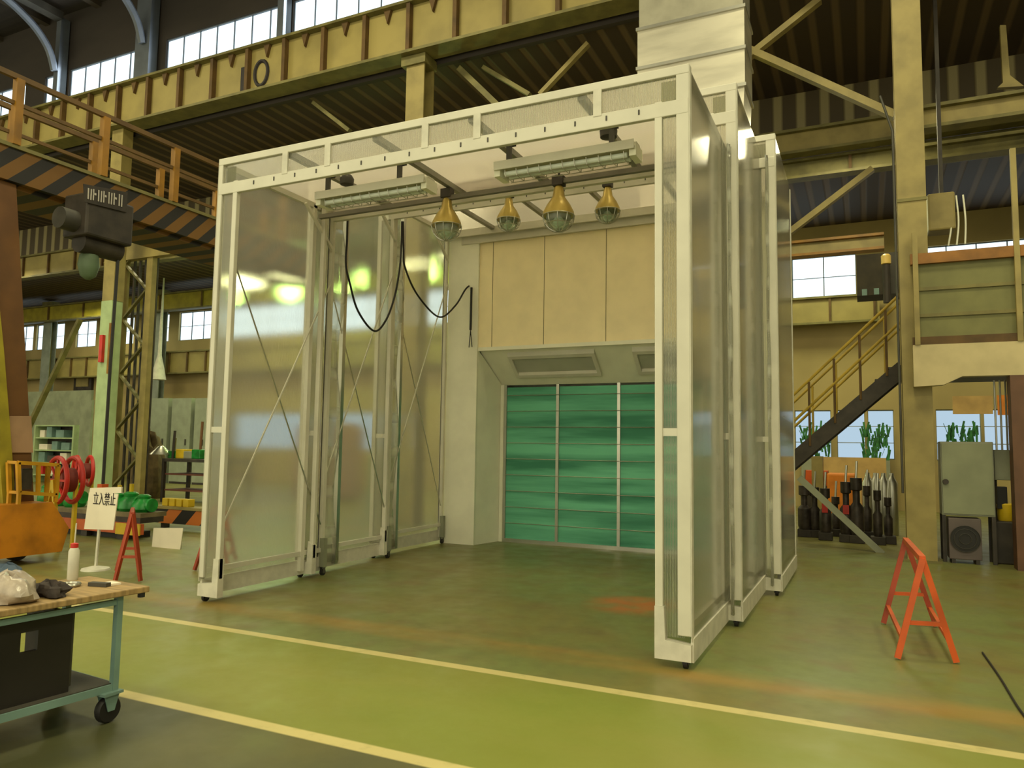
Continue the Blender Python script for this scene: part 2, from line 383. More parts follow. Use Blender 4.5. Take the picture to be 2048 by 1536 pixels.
# far-left laced column and its pale green neighbour
xa=at(196,900,y=GY).x
t=thing('laced_column','pale green and beige laced column behind the white sign on the left','column',(xa,GY,0))
obj('green_chord',one(box,xa-.22,xa+.2,GY,GY+.3,0,5.2),LGREEN,t)
obj('upper_chord',one(box,xa-.2,xa+.22,GY,GY+.3,5.2,zb-.07),BEIGE,t)
xb=at(226,800,y=GY+.9).x; xc=at(287,800,y=GY+.9).x
obj('beige_chord',one(box,xb-.2,xb+.25,GY+.8,GY+1.0,0,8.0),BEIGE,t)
obj('right_chord',one(box,xc-.11,xc+.11,GY+.85,GY+1.0,0,8.0),BEIGE,t)
b=NB(); z=0.4; s=1
while z<7.4:
    bar(b,(xb+.2 if s>0 else xc-.1,GY+.9,z),(xc-.1 if s>0 else xb+.2,GY+.9,z+.75),.09,.05); z+=.75; s=-s
obj('lacing',b,OLIVE,t)
b=NB()
for k in range(5): box(b,xb+.35+k*.22,xb+.41+k*.22,GY+1.02,GY+1.07,0,7.5)
obj('pipe_run',b,DARK,t)
b=NB(); prism(b,[(xb-.6,GY+.8,6.5),(xc+.9,GY+.8,6.5),(xc+.9,GY+.8,7.5),(xb+.6,GY+.8,7.5),(xb,GY+.8,7.2)],(0,.2,0)); obj('bracket',b,BEIGE,t)
obj('red_switch_box',one(box,xa-.1,xa+.02,GY-.08,GY-.001,3.6,4.3),RED,t)
obj('yellow_band',one(box,xa+.2,xa+.26,GY-.05,GY+.05,3.3,4.6),ORANGE,t)
# lower crane girders in the rear bays
def girder(name,label,x0,x1,y,z0,z1,m,step,m2=OLIVE,grp=None):
    t=thing(name,label,'girder',((x0+x1)/2,y,z0),grp)
    obj('web',one(box,x0,x1,y,y+.05,z0,z1),m,t)
    b=NB(); box(b,x0,x1,y-.12,y+.2,z1,z1+.06); obj('top_flange',b,m2,t)
    obj('bottom_flange',one(box,x0,x1,y-.12,y+.2,z0-.06,z0),m2,t)
    if step:
        xx=x0+step/2
        while xx<x1: obj('stiffener',one(box,xx-.03,xx+.03,y-.08,y,z0,z1),RUST,t); xx+=step
    return t
z=at(230,620,y=16.6).z; girder('crane_girder','yellowish runway girder crossing just above the far-left windows',-59.9,-7,16.6,z-.2,z+.45,YOLIVE,2.5)
z=at(230,690,y=17.4).z; girder('crane_girder','dull green and beige girder just below the far-left windows',-59.9,-7,17.4,at(360,745,y=17.4).z,at(360,705,y=17.4).z,BEIGE2,1.1)
girder('crane_girder','beige girder under the right-hand bright window at the back',-6,1.6,17.4,at(1640,645,y=17.4).z,at(1640,598,y=17.4).z,BEIGE2,1.15)
girder('crane_girder','beige rear-bay girder high at the right with ribbed siding above it',-8,15.9,11.4,at(1650,306,y=11.7).z,at(1650,268,y=11.7).z,BEIGE,0)
girder('crane_girder','dark olive beam hanging below the beige girder at the upper right',-6,15.9,11.8,at(1650,350,y=11.9).z,at(1650,322,y=11.9).z,OLIVE,2.0)
girder('crane_girder','orange-topped beam crossing in front of the right-hand bright window',-4,1.66,13.5,at(1700,500,y=13.5).z,at(1700,478,y=13.5).z,BEIGE,0,ORANGE)
z0=at(110,552,y=12).z
girder('crane_girder','beige stiffened girder behind the hoist on the far left',-59.9,-12,11.7,z0,z0+.75,BEIGE2,1.5)
for x_,lab in ((XL(348,650)+.3,'beige rear column crossing the far-left windows'),(XL(141,650),'beige rear column farther left beside the crane leg'),(-38,'rearmost-left beige column behind the crane leg')):
    i_column(lab,x_-.3,x_+.3,16.86,17.16,8.2,mat('grey_column',(132,138,128),.6),OLIVE,'rear columns in front of the far wall')
# diagonal roof and wall braces
for a,c,y,w,lab in (((1492,118),(1640,0),7.9,.15,'beige roof brace rising to the top edge right of the metal duct'),
                  ((1492,98),(1790,232),7.9,.17,'beige roof brace running from the duct down to the right column'),
                  ((1225,36),(1080,190),7.9,.12,'beige roof brace just left of the metal duct'),
                  ((610,192),(700,262),7.75,.12,'olive roof brace above the left half of the booth'),
                  ((893,112),(1000,215),7.75,.17,'thick olive roof brace springing from the middle column'),
                  ((916,105),(1060,190),7.9,.12,'thin olive roof brace beside the middle column'),
                  ((1575,468),(1745,338),9.0,.15,'beige diagonal brace left of the right column above the orange beam'),
                  ((160,640),(55,860),10.5,.16,'olive diagonal strut in front of the far-left windows')):
    A_,C_=at(*a,y=y),at(*c,y=y)
    if A_.z>9.64: A_=C_+(A_-C_)*((9.64-C_.z)/(A_.z-C_.z))
    if C_.z>9.64: C_=A_+(C_-A_)*((9.64-A_.z)/(C_.z-A_.z))
    tag(obj('diagonal_brace',one(bar,A_,C_,w,w*.7),BEIGE if 'olive' not in lab else OLIVE),lab,'brace')
# ================================================================== BOOTH
BX0,BX1=-4.944,0.0
def caster(t,x,y,name='caster'):
    c=obj(name,one(lathe,[(.012,-.016),(.04,-.016),(.04,.016),(.012,.016)],(x,y,.04),14,'X'),BLACK,t,smooth=True)
    b=NB(); box(b,x-.026,x-.02,y-.02,y+.02,.03,.1); box(b,x+.02,x+.026,y-.02,y+.02,.03,.1); box(b,x-.03,x+.03,y-.03,y+.03,.095,.105)
    f=obj('caster_fork',b,DGREY,c); return c
def section(idx,dx,y0,y1,H,label,inner):
    x0,x1=BX0-dx,BX1+dx
    t=thing('booth_section',label,'booth section',((x0+x1)/2,(y0+y1)/2,0),'telescoping booth sections')
    zb=.1; rw=.27; th=.05
    # front portal ring
    for sgn,xo in ((1,x0),(-1,x1)):
        a,c=sorted((xo,xo+sgn*.1 if sgn<0 else xo+.055)); obj('outer_post',one(box,a,c,y0,y0+th,zb+.14,H),WHITE,t,bevel=.006)
        a,c=sorted((xo+sgn*(rw-.06),xo+sgn*rw)); obj('inner_post',one(box,a,c,y0,y0+th,zb+.14,H-rw+.01),WHITE,t,bevel=.006)
        a,c=sorted((xo+sgn*.05,xo+sgn*(rw-.05))); obj('front_strip',one(box,a,c,y0+.02,y0+.026,zb+.12,H-.1),PANEL_RING,t)
        a,c=sorted((xo,xo+sgn*rw)); 
        # fabric shoe at the foot, tapering
        b=NB(); i=xo+sgn*rw; j=xo+sgn*(rw-.07)
        prism(b,[(xo,y0-.012,zb-.04),(i,y0-.012,zb-.04),(i,y0-.012,zb+.3) if idx else (i+sgn*.0,y0-.012,zb+.34),(j,y0-.012,zb+.34),(j-sgn*.01,y0-.012,zb+.1),(xo,y0-.012,zb+.08)],(0,.075,0))
        obj('foot_cover',b,FABRIC,t)
        obj('mid_tape',one(box,*sorted((xo+sgn*.05,xo+sgn*(rw-.05))),y0+.012,y0+.02,1.70,1.76),WHITE,t)
    obj('top_beam',one(box,x0-.003,x1+.003,y0-.004,y0+th-.003,H-.07,H+.003),WHITE,t,bevel=.006)
    obj('lower_beam',one(box,x0+.004,x1-.004,y0-.003,y0+th-.005,H-.39,H-.27),WHITE,t,bevel=.006)
    obj('header_strip',one(box,x0+.1,x1-.1,y0+.02,y0+.026,H-.28,H-.06),PANEL_RING,t)
    for k in range(1,6):
        xx=x0+(x1-x0)*(k+(.1 if k%2 else -.25))/6; obj('header_tape',one(box,xx-.035,xx+.035,y0-.008,y0+.01,H-.29,H-.06),FABRIC,t)
    b=NB()
    for k in range(16):
        xx=x0+.5+k*.27; box(b,xx-.006,xx+.006,y0-.009,y0,H-.34,H-.30)
    obj('beam_clips',b,DGREY,t)
    # side panels, rails, posts
    for sgn,xo in ((1,x0),(-1,x1)):
        a,c=sorted((xo,xo+sgn*.008)); obj('side_panel',one(box,a,c,y0+.05,y1,zb+.1,H-.02),PANEL_SIDE,t)
        a,c=sorted((xo+sgn*.01,xo+sgn*.055))
        obj('bottom_rail',one(box,a,c,y0+.05,y1,zb+.18,zb+.23),WHITE,t)
        a,c=sorted((xo-sgn*.012,xo+sgn*.01)); obj('skirt',one(box,a,c,y0+.03,y1,zb-.05,zb+.12),FABRIC,t)
        a,c=sorted((xo+sgn*.01,xo+sgn*.06)); obj('top_rail',one(box,a,c,y0+.05,y1,H-.09,H-.02),WHITE,t)
        obj('rear_post',one(box,a,c,y1-.05,y1,zb,H-.05),WHITE,t)
        obj('side_tape',one(box,*sorted((xo-sgn*.006,xo)),y1-.06,y1,zb+.1,H-.05),FABRIC,t)
        obj('side_tape',one(box,*sorted((xo-sgn*.006,xo)),y0+.0,y0+.07,zb+.1,H),FABRIC,t)
        if inner: obj('inner_frame_post',one(box,*sorted((xo+sgn*.03,xo+sgn*.09)),inner,inner+.06,zb-.02,H-.1),STEEL,t)
        else: obj('inner_frame_post',one(box,a,c,y1-.42,y1-.36,zb,H-.05),WHITE,t)
        obj('brace_rod',one(bar,(xo+sgn*.09,y1-.08,H-.95),(xo+sgn*.09,y0+.12,.62),.014),WHITE,t)
        obj('brace_rod',one(bar,(xo+sgn*.07,y0+.14,H-.95),(xo+sgn*.07,y1-.1,.62),.012),STEEL,t)
        caster(t,xo+sgn*.05,y0+.05); caster(t,xo+sgn*.07,y1-.03)
        obj('wheel_housing',one(box,*sorted((xo+sgn*.035,xo+sgn*.105)),y1-.06,y1,.1,.45),GREY,t)
    # roof
    obj('roof_panel',one(box,x0+.01,x1-.01,y0+.05,y1,H-.03,H-.022),PANEL_ROOF,t)
    for k in range(4):
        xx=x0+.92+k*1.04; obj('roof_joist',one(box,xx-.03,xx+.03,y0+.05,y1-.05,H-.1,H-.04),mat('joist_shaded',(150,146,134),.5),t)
    obj('rear_beam',one(box,x0+.06,x1-.06,y1-.06,y1,H-.16,H-.04),WHITE,t)
    for xx in (x0+.1,x1-.1): obj('corner_strut',one(bar,(xx,y1-.1,H-.55),(xx,y1-.62,H-.1),.035),WHITE,t)
    return t
section(0,0,0,1.86,4.587,'front smallest section of the translucent white booth, its open portal facing the aisle',0)
section(1,.1245,1.547,3.42,5.126,'middle section of the translucent booth, stepping out behind the front one',2.2)
section(2,.298,3.27,5.22,5.276,'rear widest section of the translucent booth, against the cream cabin',3.8)
# gathered clear film hanging between sections (outside right and inside left)
def film(label,x,ya,yb,z1,ph):
    b=NB(); n=26; m=5; rows=[]
    for i in range(n+1):
        z=.12+(z1-.12)*i/n; r=[]
        for j in range(m+1):
            v=j/m; yy=ya+(yb-ya)*v*(1+.25*math.sin(i*.55+ph)); xx=x+.018*math.sin(j*2.2+i*.35+ph)
            r.append(b.verts.new((xx,yy,z)))
        rows.append(r)
    for A,C in zip(rows,rows[1:]):
        for j in range(m): b.faces.new((A[j],A[j+1],C[j+1],C[j]))
    o=obj('film_curtain',b,FILM,smooth=True); s=o.modifiers.new('thick','SOLIDIFY'); s.thickness=.002
    tag(o,label,'curtain','clear film curtains sealing the booth section joints'); return o
film('crumpled clear film strip sealing the outer right joint of front and middle sections',.06,1.45,1.53,4.5,0)
film('crumpled clear film strip sealing the outer right joint of middle and rear sections',.21,3.16,3.25,5.0,1)
film('clear film strip at the left inner joint of the front and middle sections',-4.985,1.9,2.18,4.4,2)
film('clear film strip at the left inner joint of the middle and rear sections',-5.12,3.45,3.72,4.9,3)
# rear cabin
CY=5.3
t=thing('booth_cabin','cream fixed rear cabin of the booth with a sloped hood above green filters','cabin',(-2.5,5.8,0))
obj('front_wall',one(box,-4.62,-.32,CY,CY+.06,3.2,5.2),CREAM,t)
obj('left_pillar',one(box,-5.2,-4.62,CY-.04,CY+.02,0,5.16),GREYW,t)
obj('right_pillar',one(box,-.32,0.24,CY-.04,CY+.02,0,5.16),GREYW,t)
b=NB()
for px in (985,1088,1212,958): 
    x=at(px,600,y=CY).x; box(b,x-.004,x+.004,CY-.004,CY,3.22,5.1)
obj('wall_seam',b,OLIVE,t)
obj('lintel_trim',one(box,-4.62,-.32,CY-.012,CY,3.18,3.24),GREYW,t)
b=NB(); prism(b,[(-4.62,CY+.06,3.2),(-4.62,6.0,2.66),(-4.62,6.0,2.72),(-4.62,CY+.06,3.26)],(4.3,0,0)); obj('sloped_hood',b,GREYW,t)
b=NB(); prism(b,[(-4.62,CY+.02,0),(-4.5,5.98,0),(-4.5,5.98,2.66),(-4.62,CY+.02,3.19)],(-.03,0,0)); obj('left_cheek',b,GREYW,t)
b=NB(); prism(b,[(-.32,CY+.02,0),(-.44,5.98,0),(-.44,5.98,2.66),(-.32,CY+.02,3.19)],(.03,0,0)); obj('right_cheek',b,GREYW,t)
obj('header_beam',one(box,-4.95,0,CY-.06,CY-.001,5.0,5.16),WHITE,t)
obj('roof',one(box,-4.95,0.0,CY-.04,6.5,5.2,5.26),GREYW,t)
obj('rear_shell',one(box,-4.95,0.0,6.44,6.5,0,5.2),GREYW,t)
obj('left_shell',one(box,-4.95,-4.9,CY+.02,6.44,0,5.2),GREYW,t)
obj('right_shell',one(box,-.05,0,CY+.02,6.44,0,5.2),GREYW,t)
# green filter wall
def filt():
    m=bpy.data.materials.new('green_filter_mat'); m.use_nodes=True; n=m.node_tree.nodes; l=m.node_tree.links
    b=n['Principled BSDF']; b.inputs['Roughness'].default_value=.85
    tc=n.new('ShaderNodeTexCoord'); mp=n.new('ShaderNodeMapping'); mp.inputs['Scale'].default_value=(.3,1,3.6); l.new(tc.outputs['Object'],mp.inputs[0])
    no=n.new('ShaderNodeTexNoise'); no.inputs['Scale'].default_value=1.3; no.inputs['Detail'].default_value=6; l.new(mp.outputs[0],no.inputs[0])
    r=n.new('ShaderNodeValToRGB'); r.color_ramp.elements[0].position=.36; r.color_ramp.elements[0].color=lin((60,132,106)); r.color_ramp.elements[1].position=.64; r.color_ramp.elements[1].color=lin((112,196,162))
    l.new(no.outputs[0],r.inputs[0]); l.new(r.outputs[0],b.inputs['Base Color'])
    n2=n.new('ShaderNodeTexNoise'); n2.inputs['Scale'].default_value=90; l.new(tc.outputs['Object'],n2.inputs[0])
    bp=n.new('ShaderNodeBump'); bp.inputs['Strength'].default_value=.5; l.new(n2.outputs[0],bp.inputs['Height']); l.new(bp.outputs[0],b.inputs['Normal']); return m
FILT=filt()
fy=5.98
t=thing('filter_wall','green fibre filter wall in a steel frame at the back of the booth','filter wall',(-2.5,fy,0))
xs=[-4.42,at(1115,930,y=fy).x,at(1238,930,y=fy).x]; st=xs[2]-xs[1]; xs+= [xs[2]+st, xs[2]+2*st-.05]
for a,c in zip(xs,xs[1:]):
    if c<-.42: obj('filter_pad',one(box,a+.02,c-.02,fy,fy+.05,.06,2.62),FILT,t)
obj('filter_pad',one(box,xs[-2]+.02,-.46,fy,fy+.05,.06,2.62),FILT,t)
for x in xs[:-1]: obj('mullion',one(box,x-.025,x+.025,fy-.03,fy,0.0,2.66),STEEL,t)
obj('left_post',one(box,-4.5,-4.44,fy-.05,fy+.02,0,2.66),GREYW,t)
obj('sill',one(box,-4.5,-.44,fy-.04,fy+.03,0,.06),STEEL,t)
for k in range(9):
    z=.32+k*.27; obj('retaining_wire',one(tube,[(-4.42,fy-.035,z),(-.46,fy-.035,z)],.006,6),STEEL,t)
p=at(998,897,y=fy); obj('latch',one(box,p.x-.03,p.x+.02,fy-.08,fy-.03,p.z-.1,p.z+.05),STEEL,t)
# hood lamps on the slope
def hoodlamp(pxa,pxb,label):
    a,c=at(pxa,712,y=5.37),at(pxb,712,y=5.37)
    t=thing('hood_light',label,'light',((a.x+c.x)/2,5.6,2.95),'lamps on the sloped hood above the filters')
    def sl(y,d): return 3.2-(y-CY-.06)*(.54/.64)-d
    def slab(b,x0,x1,y0,y1,d0,d1):
        prism(b,[(x0,y0,sl(y0,d0)),(x0,y1,sl(y1,d0)),(x0,y1,sl(y1,d1)),(x0,y0,sl(y0,d1))],(x1-x0,0,0))
    b=NB(); slab(b,a.x,c.x,5.42,5.47,-.0,.07); slab(b,a.x,c.x,5.75,5.8,0,.07); slab(b,a.x,a.x+.06,5.47,5.75,0,.07); slab(b,c.x-.06,c.x,5.47,5.75,0,.07)
    fr_=obj('frame',b,WHITE,t); b=NB(); slab(b,a.x+.06,c.x-.06,5.47,5.75,.0,.02); obj('diffuser',b,mat('grey_diffuser',(176,176,160),.15,var=.04),fr_)
    return t
hoodlamp(1012,1186,'left rectangular white-framed lamp on the sloped hood above the green filters')
hoodlamp(1262,1440,'right rectangular white-framed lamp on the hood, partly hidden by the booth post')
# duct
t=thing('exhaust_duct','shiny galvanised square duct rising from the cabin roof behind the booth','duct',(-1.2,5.9,5.26))
xl,xr=at(1275,100,y=5.55).x,at(1489,80,y=5.55).x
obj('duct_body',one(box,xl,xr,5.55,6.35,7.05,8.25),GALV,t)
obj('upper_duct',one(box,xl+.02,xr-.02,5.57,6.33,8.3,9.7),mat('dull_duct',(150,146,130),.5,metal=.4),t)
b=NB(); prism(b,[(xl+.05,5.57,5.26),(xr-.1,5.57,5.26),(xr-.01,5.57,7.05),(xl+.01,5.57,7.05)],(0,.76,0)); obj('lower_duct',b,GALV,t)
for z in (7.02,7.6,8.25): obj('flange',one(box,xl-.02,xr+.02,5.52,6.38,z,z+.05),STEEL,t)
# fluorescent fixtures
def fixture(pa,pb,label,arms):
    y=.5; a,c=at(*pa,y=y),at(*pb,y=y); z=(a.z+c.z)/2; x0,x1=a.x,c.x
    t=thing('fluorescent_fixture',label,'light fixture',((x0+x1)/2,y,z),'fluorescent fixtures under the booth roof')
    b=NB(); prism(b,[(x0,y-.13,z-.02),(x0,y-.05,z+.06),(x0,y+.05,z+.06),(x0,y+.13,z-.02),(x0,y+.12,z-.03),(x0,y,z+.03),(x0,y-.12,z-.03)],(x1-x0,0,0)); obj('reflector',b,WHITE,t)
    obj('front_lip',one(box,x0,x1,y-.135,y-.125,z-.03,z+.05),WHITE,t)
    for dy in (-.05,.05): obj('tube_sleeve',one(tube,[(x0+.08,y+dy,z-.05),(x1-.08,y+dy,z-.05)],.024,12),TUBE,t,smooth=True)
    b=NB()
    for k in range(11):
        xx=x0+.1+k*(x1-x0-.2)/10; tube(b,[(xx,y-.1,z-.03),(xx,y-.08,z-.09),(xx,y+.08,z-.09),(xx,y+.1,z-.03)],.004,5)
    for dy in (-.08,0,.08): tube(b,[(x0+.08,y+dy,z-.09),(x1-.08,y+dy,z-.09)],.004,5)
    obj('wire_guard',b,STEEL,t)
    obj('end_cap',one(box,x0-.01,x0+.05,y-.1,y+.1,z-.08,z+.03),GREYW,t); obj('end_cap',one(box,x1-.05,x1+.01,y-.1,y+.1,z-.08,z+.03),GREYW,t)
    for ax in arms: 
        obj('hanger',one(box,ax-.02,ax+.02,y-.02,y+.02,z+.05,4.49),DGREY,t); obj('clamp',one(box,ax-.045,ax+.045,y-.06,y+.06,4.42,4.5),DARK,t)
    return t
fixture((646,402),(862,366),'left white fluorescent fixture hanging under the booth roof near the left wall',(-3.9,-3.0))
fixture((1000,346),(1276,298),'right longer-looking white fluorescent fixture hanging under the booth roof',(-1.78,-.78))
tag(obj('junction_box',one(lathe,[(.03,-.05),(.075,-.04),(.08,.02),(.05,.06),(.02,.07)],at(1217,266,y=.55),14),DGREY,smooth=True),'round dark junction box on a joist above the right fluorescent fixture','junction box')
tag(obj('junction_box',one(lathe,[(.03,-.05),(.07,-.04),(.075,.02),(.05,.06),(.02,.07)],at(694,362,y=.55),14),DGREY,smooth=True),'dark junction box above the left end of the left fluorescent fixture','junction box')
b=NB(); 
# pendant explosion-proof lamps
def pendant(px,py,y,R,ztop,label):
    c=at(px,py,y=y)      # cage equator
    t=thing('caged_pendant_lamp',label,'pendant lamp',(c.x,c.y,c.z),'caged pendant lamps inside the booth')
    s=R/.17
    obj('cone_housing',one(lathe,[(.03*s,.32*s),(.05*s,.3*s),(.065*s,.2*s),(.12*s,.12*s),(.16*s,.04*s),(.165*s,0)],c,24),BRASS,t,smooth=True)
    gg_=obj('glass_globe',one(lathe,[(.13*s,-.001),(.128*s,-.05*s),(.105*s,-.1*s),(.06*s,-.14*s),(.02*s,-.15*s)],c,24),GLASS,t,smooth=True)
    obj('bulb',one(lathe,[(.02*s,-.002),(.05*s,-.04*s),(.05*s,-.08*s),(.02*s,-.11*s)],c,14),TUBE,gg_,smooth=True)
    b=NB()
    for k in range(5):
        a=math.pi*k/5; d=Vector((math.cos(a),math.sin(a),0))*.168*s
        tube(b,[c+d*math.cos(u)-Vector((0,0,.17*s))*math.sin(u) for u in [math.pi*j/14 for j in range(15)]],.0045,5)
    for zz in (0,-.09*s):
        rr=.168*s*math.cos(math.asin(min(.9,-zz/(.17*s)))); tube(b,[c+Vector((rr*math.cos(q),rr*math.sin(q),zz)) for q in [2*math.pi*j/24 for j in range(24)]],.005,5,close=True)
    obj('wire_cage',b,STEEL,t)
    obj('neck_box',one(box,c.x-.06*s,c.x+.06*s,c.y-.05*s,c.y+.05*s,c.z+.32*s,c.z+.42*s),DARK,t)
    obj('stem',one(tube,[(c.x,c.y,c.z+.42*s),(c.x,c.y,ztop)],.014,8),DGREY,t,smooth=True)
    return t
pendant(893,452,1.45,.17,4.5,'front left caged pendant lamp hanging below the end of the left fixture')
pendant(1117,432,1.45,.17,4.5,'front right caged pendant lamp hanging below the right fixture, the largest-looking')
pendant(1017,440,2.75,.155,5.04,'farther caged pendant lamp between the two front pendant lamps')
pendant(1215,422,2.75,.155,5.04,'rightmost caged pendant lamp, farther back near the right booth post')
# conduit along the rear of section one carrying the lamps
tag(obj('conduit_rail',one(box,BX0+.15,BX1-.15,1.42,1.47,4.34,4.39),mat('grey_rail',(112,106,92),.5)),'dark cross rail under the booth roof that carries the front pendant lamps','rail')
# hanging black cables
def cable(pts,label,x=-4.8,r=.014):
    tag(obj('hanging_cable',one(tube,catenary([at(px,py,x=x) for px,py in pts],7),r,8),BLACK,smooth=True),label,'cable','black cables looping along the left wall')
cable([(716,424),(702,423),(696,432),(694,480),(692,530),(700,568),(716,622),(748,662),(772,640),(790,590),(800,530),(803,480),(804,443)],'black cable looping low between the first and second left posts')
cable([(806,443),(807,500),(810,535),(835,590),(878,634),(910,612),(930,580),(938,572)],'thin black cable swagged from the second left post to the cabin pillar')
b=NB(); P=at(943,575,y=5.2); Q=at(941,660,y=5.2); Rr=at(938,695,y=5.2); S=at(944,694,y=5.2)
tube(b,catenary([P,Q],4),.02,8); tube(b,catenary([Q,Rr],4),.008,6); tube(b,catenary([Q,S],4),.008,6)
tag(obj('cable_tail',b,BLACK),'black cable end hanging with two bare tails beside the cream wall','cable')
# ================================================================== SAWHORSES
def sawhorse(label,f1,f2,f3,f4,a1,a2,m=SAW,m2=SAW2,mid=True):
    """f1,f2 near feet, f3,f4 far feet, a1 near apex, a2 far apex"""
    t=thing('sawhorse',label,'sawhorse',tuple((f1+f2+f3+f4)/4*Vector((1,1,0)) if False else ((f1.x+f2.x+f3.x+f4.x)/4,(f1.y+f2.y+f3.y+f4.y)/4,0)),'orange steel sawhorses around the booth')
    w=.045 if mid else .036
    obj('leg',one(bar,f1,a1,w,.035),m,t); obj('leg',one(bar,f2,a1,w,.035),m,t); obj('leg',one(bar,f3,a2,w,.035),m2,t); obj('leg',one(bar,f4,a2,w,.035),m2,t)
    obj('top_bar',one(bar,a1,a2,w,w),m,t)
    def lerp(p,q,k): return p+(q-p)*k
    obj('cross_rail',one(bar,lerp(f1,a1,.36),lerp(f2,a1,.36),.03,.03),m,t)
    obj('cross_rail',one(bar,lerp(f3,a2,.36),lerp(f4,a2,.36),.03,.03),m,t)
    obj('side_rail',one(bar,lerp(f1,a1,.2),lerp(f3,a2,.2),.03,.03),m,t)
    obj('side_rail',one(bar,lerp(f2,a1,.2),lerp(f4,a2,.2),.03,.03),m,t)
    if mid: obj('spreader_bar',one(bar,lerp(f1,a1,.37),lerp(f1,a1,.37)+(f2-f1)*.2,.012,.012),STEEL,t)
    return t
g=lambda px,py:at(px,py,z=.012)
f1,f2,f3,f4=g(1795,1316),g(1913,1324),g(1767,1246),g(1872,1252)
m1=(f1+f2)/2; m2_=(f3+f4)/2
a1=Vector((m1.x,m1.y,.78)); a2=Vector((m2_.x,m2_.y,.78)); a1=at(1845,1118,y=m1.y); a2=at(1811,1080,y=m2_.y)
sawhorse('orange steel sawhorse standing alone on the floor at the right',f1,f2,f3,f4,a1,a2)
f1,f2=g(230,1162),g(281,1162); u=(((f1+f2)/2-CAM)*Vector((1,1,0)) if False else Vector((((f1+f2)/2-CAM).x,((f1+f2)/2-CAM).y,0))).normalized()*.75; f3,f4=f1+u,f2+u
m1=(f1+f2)/2; a1=Vector((m1.x,m1.y,0)); A=at(265,1028,y=m1.y)
sawhorse('orange steel sawhorse behind the work trolley, right of the white sign',f1,f2,f3,f4,Vector((A.x,m1.y,A.z)),Vector((A.x,m1.y,A.z))+u,SAW2,SAW2,False)
f1=g(389,1140); f2=f1+Vector((.32,.25,0)); u=Vector((-.5,.6,0)); m1=(f1+f2)/2
sawhorse('red sawhorse mostly hidden behind the front left booth post',f1,f2,f1+u,f2+u,Vector((m1.x,m1.y,.78)),Vector((m1.x,m1.y,.78))+u,SAW2,SAW2,False)
# ================================================================== SIGN ON STAND
sy=at(188,1140,z=0).y
def pt(px,py,y=None): return at(px,py,y=sy if y is None else y)
P=pt(190,1140)
t=thing('sign_stand','white paper sign with four dark characters on a thin white stand','sign',(P.x,sy,0))
foot=at(188,1140,z=0)
obj('stand_pole',one(bar,(foot.x,sy+.02,.02),(pt(196,1050).x,sy+.02,pt(196,1050).z),.035,.02),FABRIC,t)
obj('stand_base',one(lathe,[(.02,.05),(.05,.045),(.16,.02),(.17,0)][::-1],(foot.x,sy+.02,0),18),FABRIC,t,smooth=True)
b=NB(); prism(b,[pt(168,1058),pt(226,1060),pt(236,988),pt(178,985)],(0,.012,0)); ss_=obj('sign_sheet',b,PAPER,t)
b=NB(); prism(b,[pt(180,976,sy+.1),pt(243,974,sy+.1),pt(242,986,sy+.1),pt(178,990,sy+.1)],(0,.02,0)); obj('back_board',b,PAPER,t)
c0=pt(209,1000); d=(pt(232,1001)-pt(184,1000)); ww=d.length
try: text_mesh('立入禁止',.17,(c0.x,sy-.004,c0.z),FACE_Y,INK,ss_,'lettering',.002,ww/.72)
except Exception: pass
obj('sign_card',one(lambda b:prism(b,[pt(303,1100,sy+1.8),pt(360,1100,sy+1.8),pt(366,1056,sy+1.8),pt(307,1056,sy+1.8)],(0,.01,0))),PAPER)
o=bpy.data.objects['sign_card']; tag(o,'blank white notice card standing low behind the left sawhorse','card')
w0,w1=pt(305,1100,sy+1.8),pt(362,1100,sy+1.8)
# legs of the card
b=NB(); bar(b,(w0.x+.05,sy+1.83,0),(w0.x+.05,sy+1.83,w0.z+.1),.02); bar(b,(w1.x-.05,sy+1.83,0),(w1.x-.05,sy+1.83,w1.z+.1),.02)
k=obj('card_leg',b,FABRIC); k.parent=o
# ================================================================== WORK TROLLEY (foreground left)
TZ=.74
p_r=at(300,1172,z=TZ); p_f=at(0,1222,z=TZ)         # right tip and a front-edge point
fd=(p_f-p_r); fd.z=0; fd.normalize()               # along front edge to the left
bk=at(150,1150,z=TZ)-p_r; bk.z=0                   # back edge direction
nrm=Vector((fd.y,-fd.x,0)); nrm = nrm if nrm.dot(bk)>0 else -nrm
LEN,DEP=1.75,.62
t=thing('work_trolley','wooden-topped work trolley on blue-green legs and casters in the left foreground','trolley',tuple((p_r+fd*LEN*.5+nrm*DEP*.5)*Vector((1,1,0)) if False else ((p_r+fd*LEN*.5+nrm*DEP*.5).x,(p_r+fd*LEN*.5+nrm*DEP*.5).y,0)))
def tp(a,d,z): v=p_r+fd*a+nrm*d; return Vector((v.x,v.y,z))
b=NB(); prism(b,[tp(0,0,TZ-.035),tp(LEN,0,TZ-.035),tp(LEN,DEP,TZ-.035),tp(0,DEP,TZ-.035)],(0,0,.035)); obj('worktop',b,WOOD,t,bevel=.006)
ins=.16
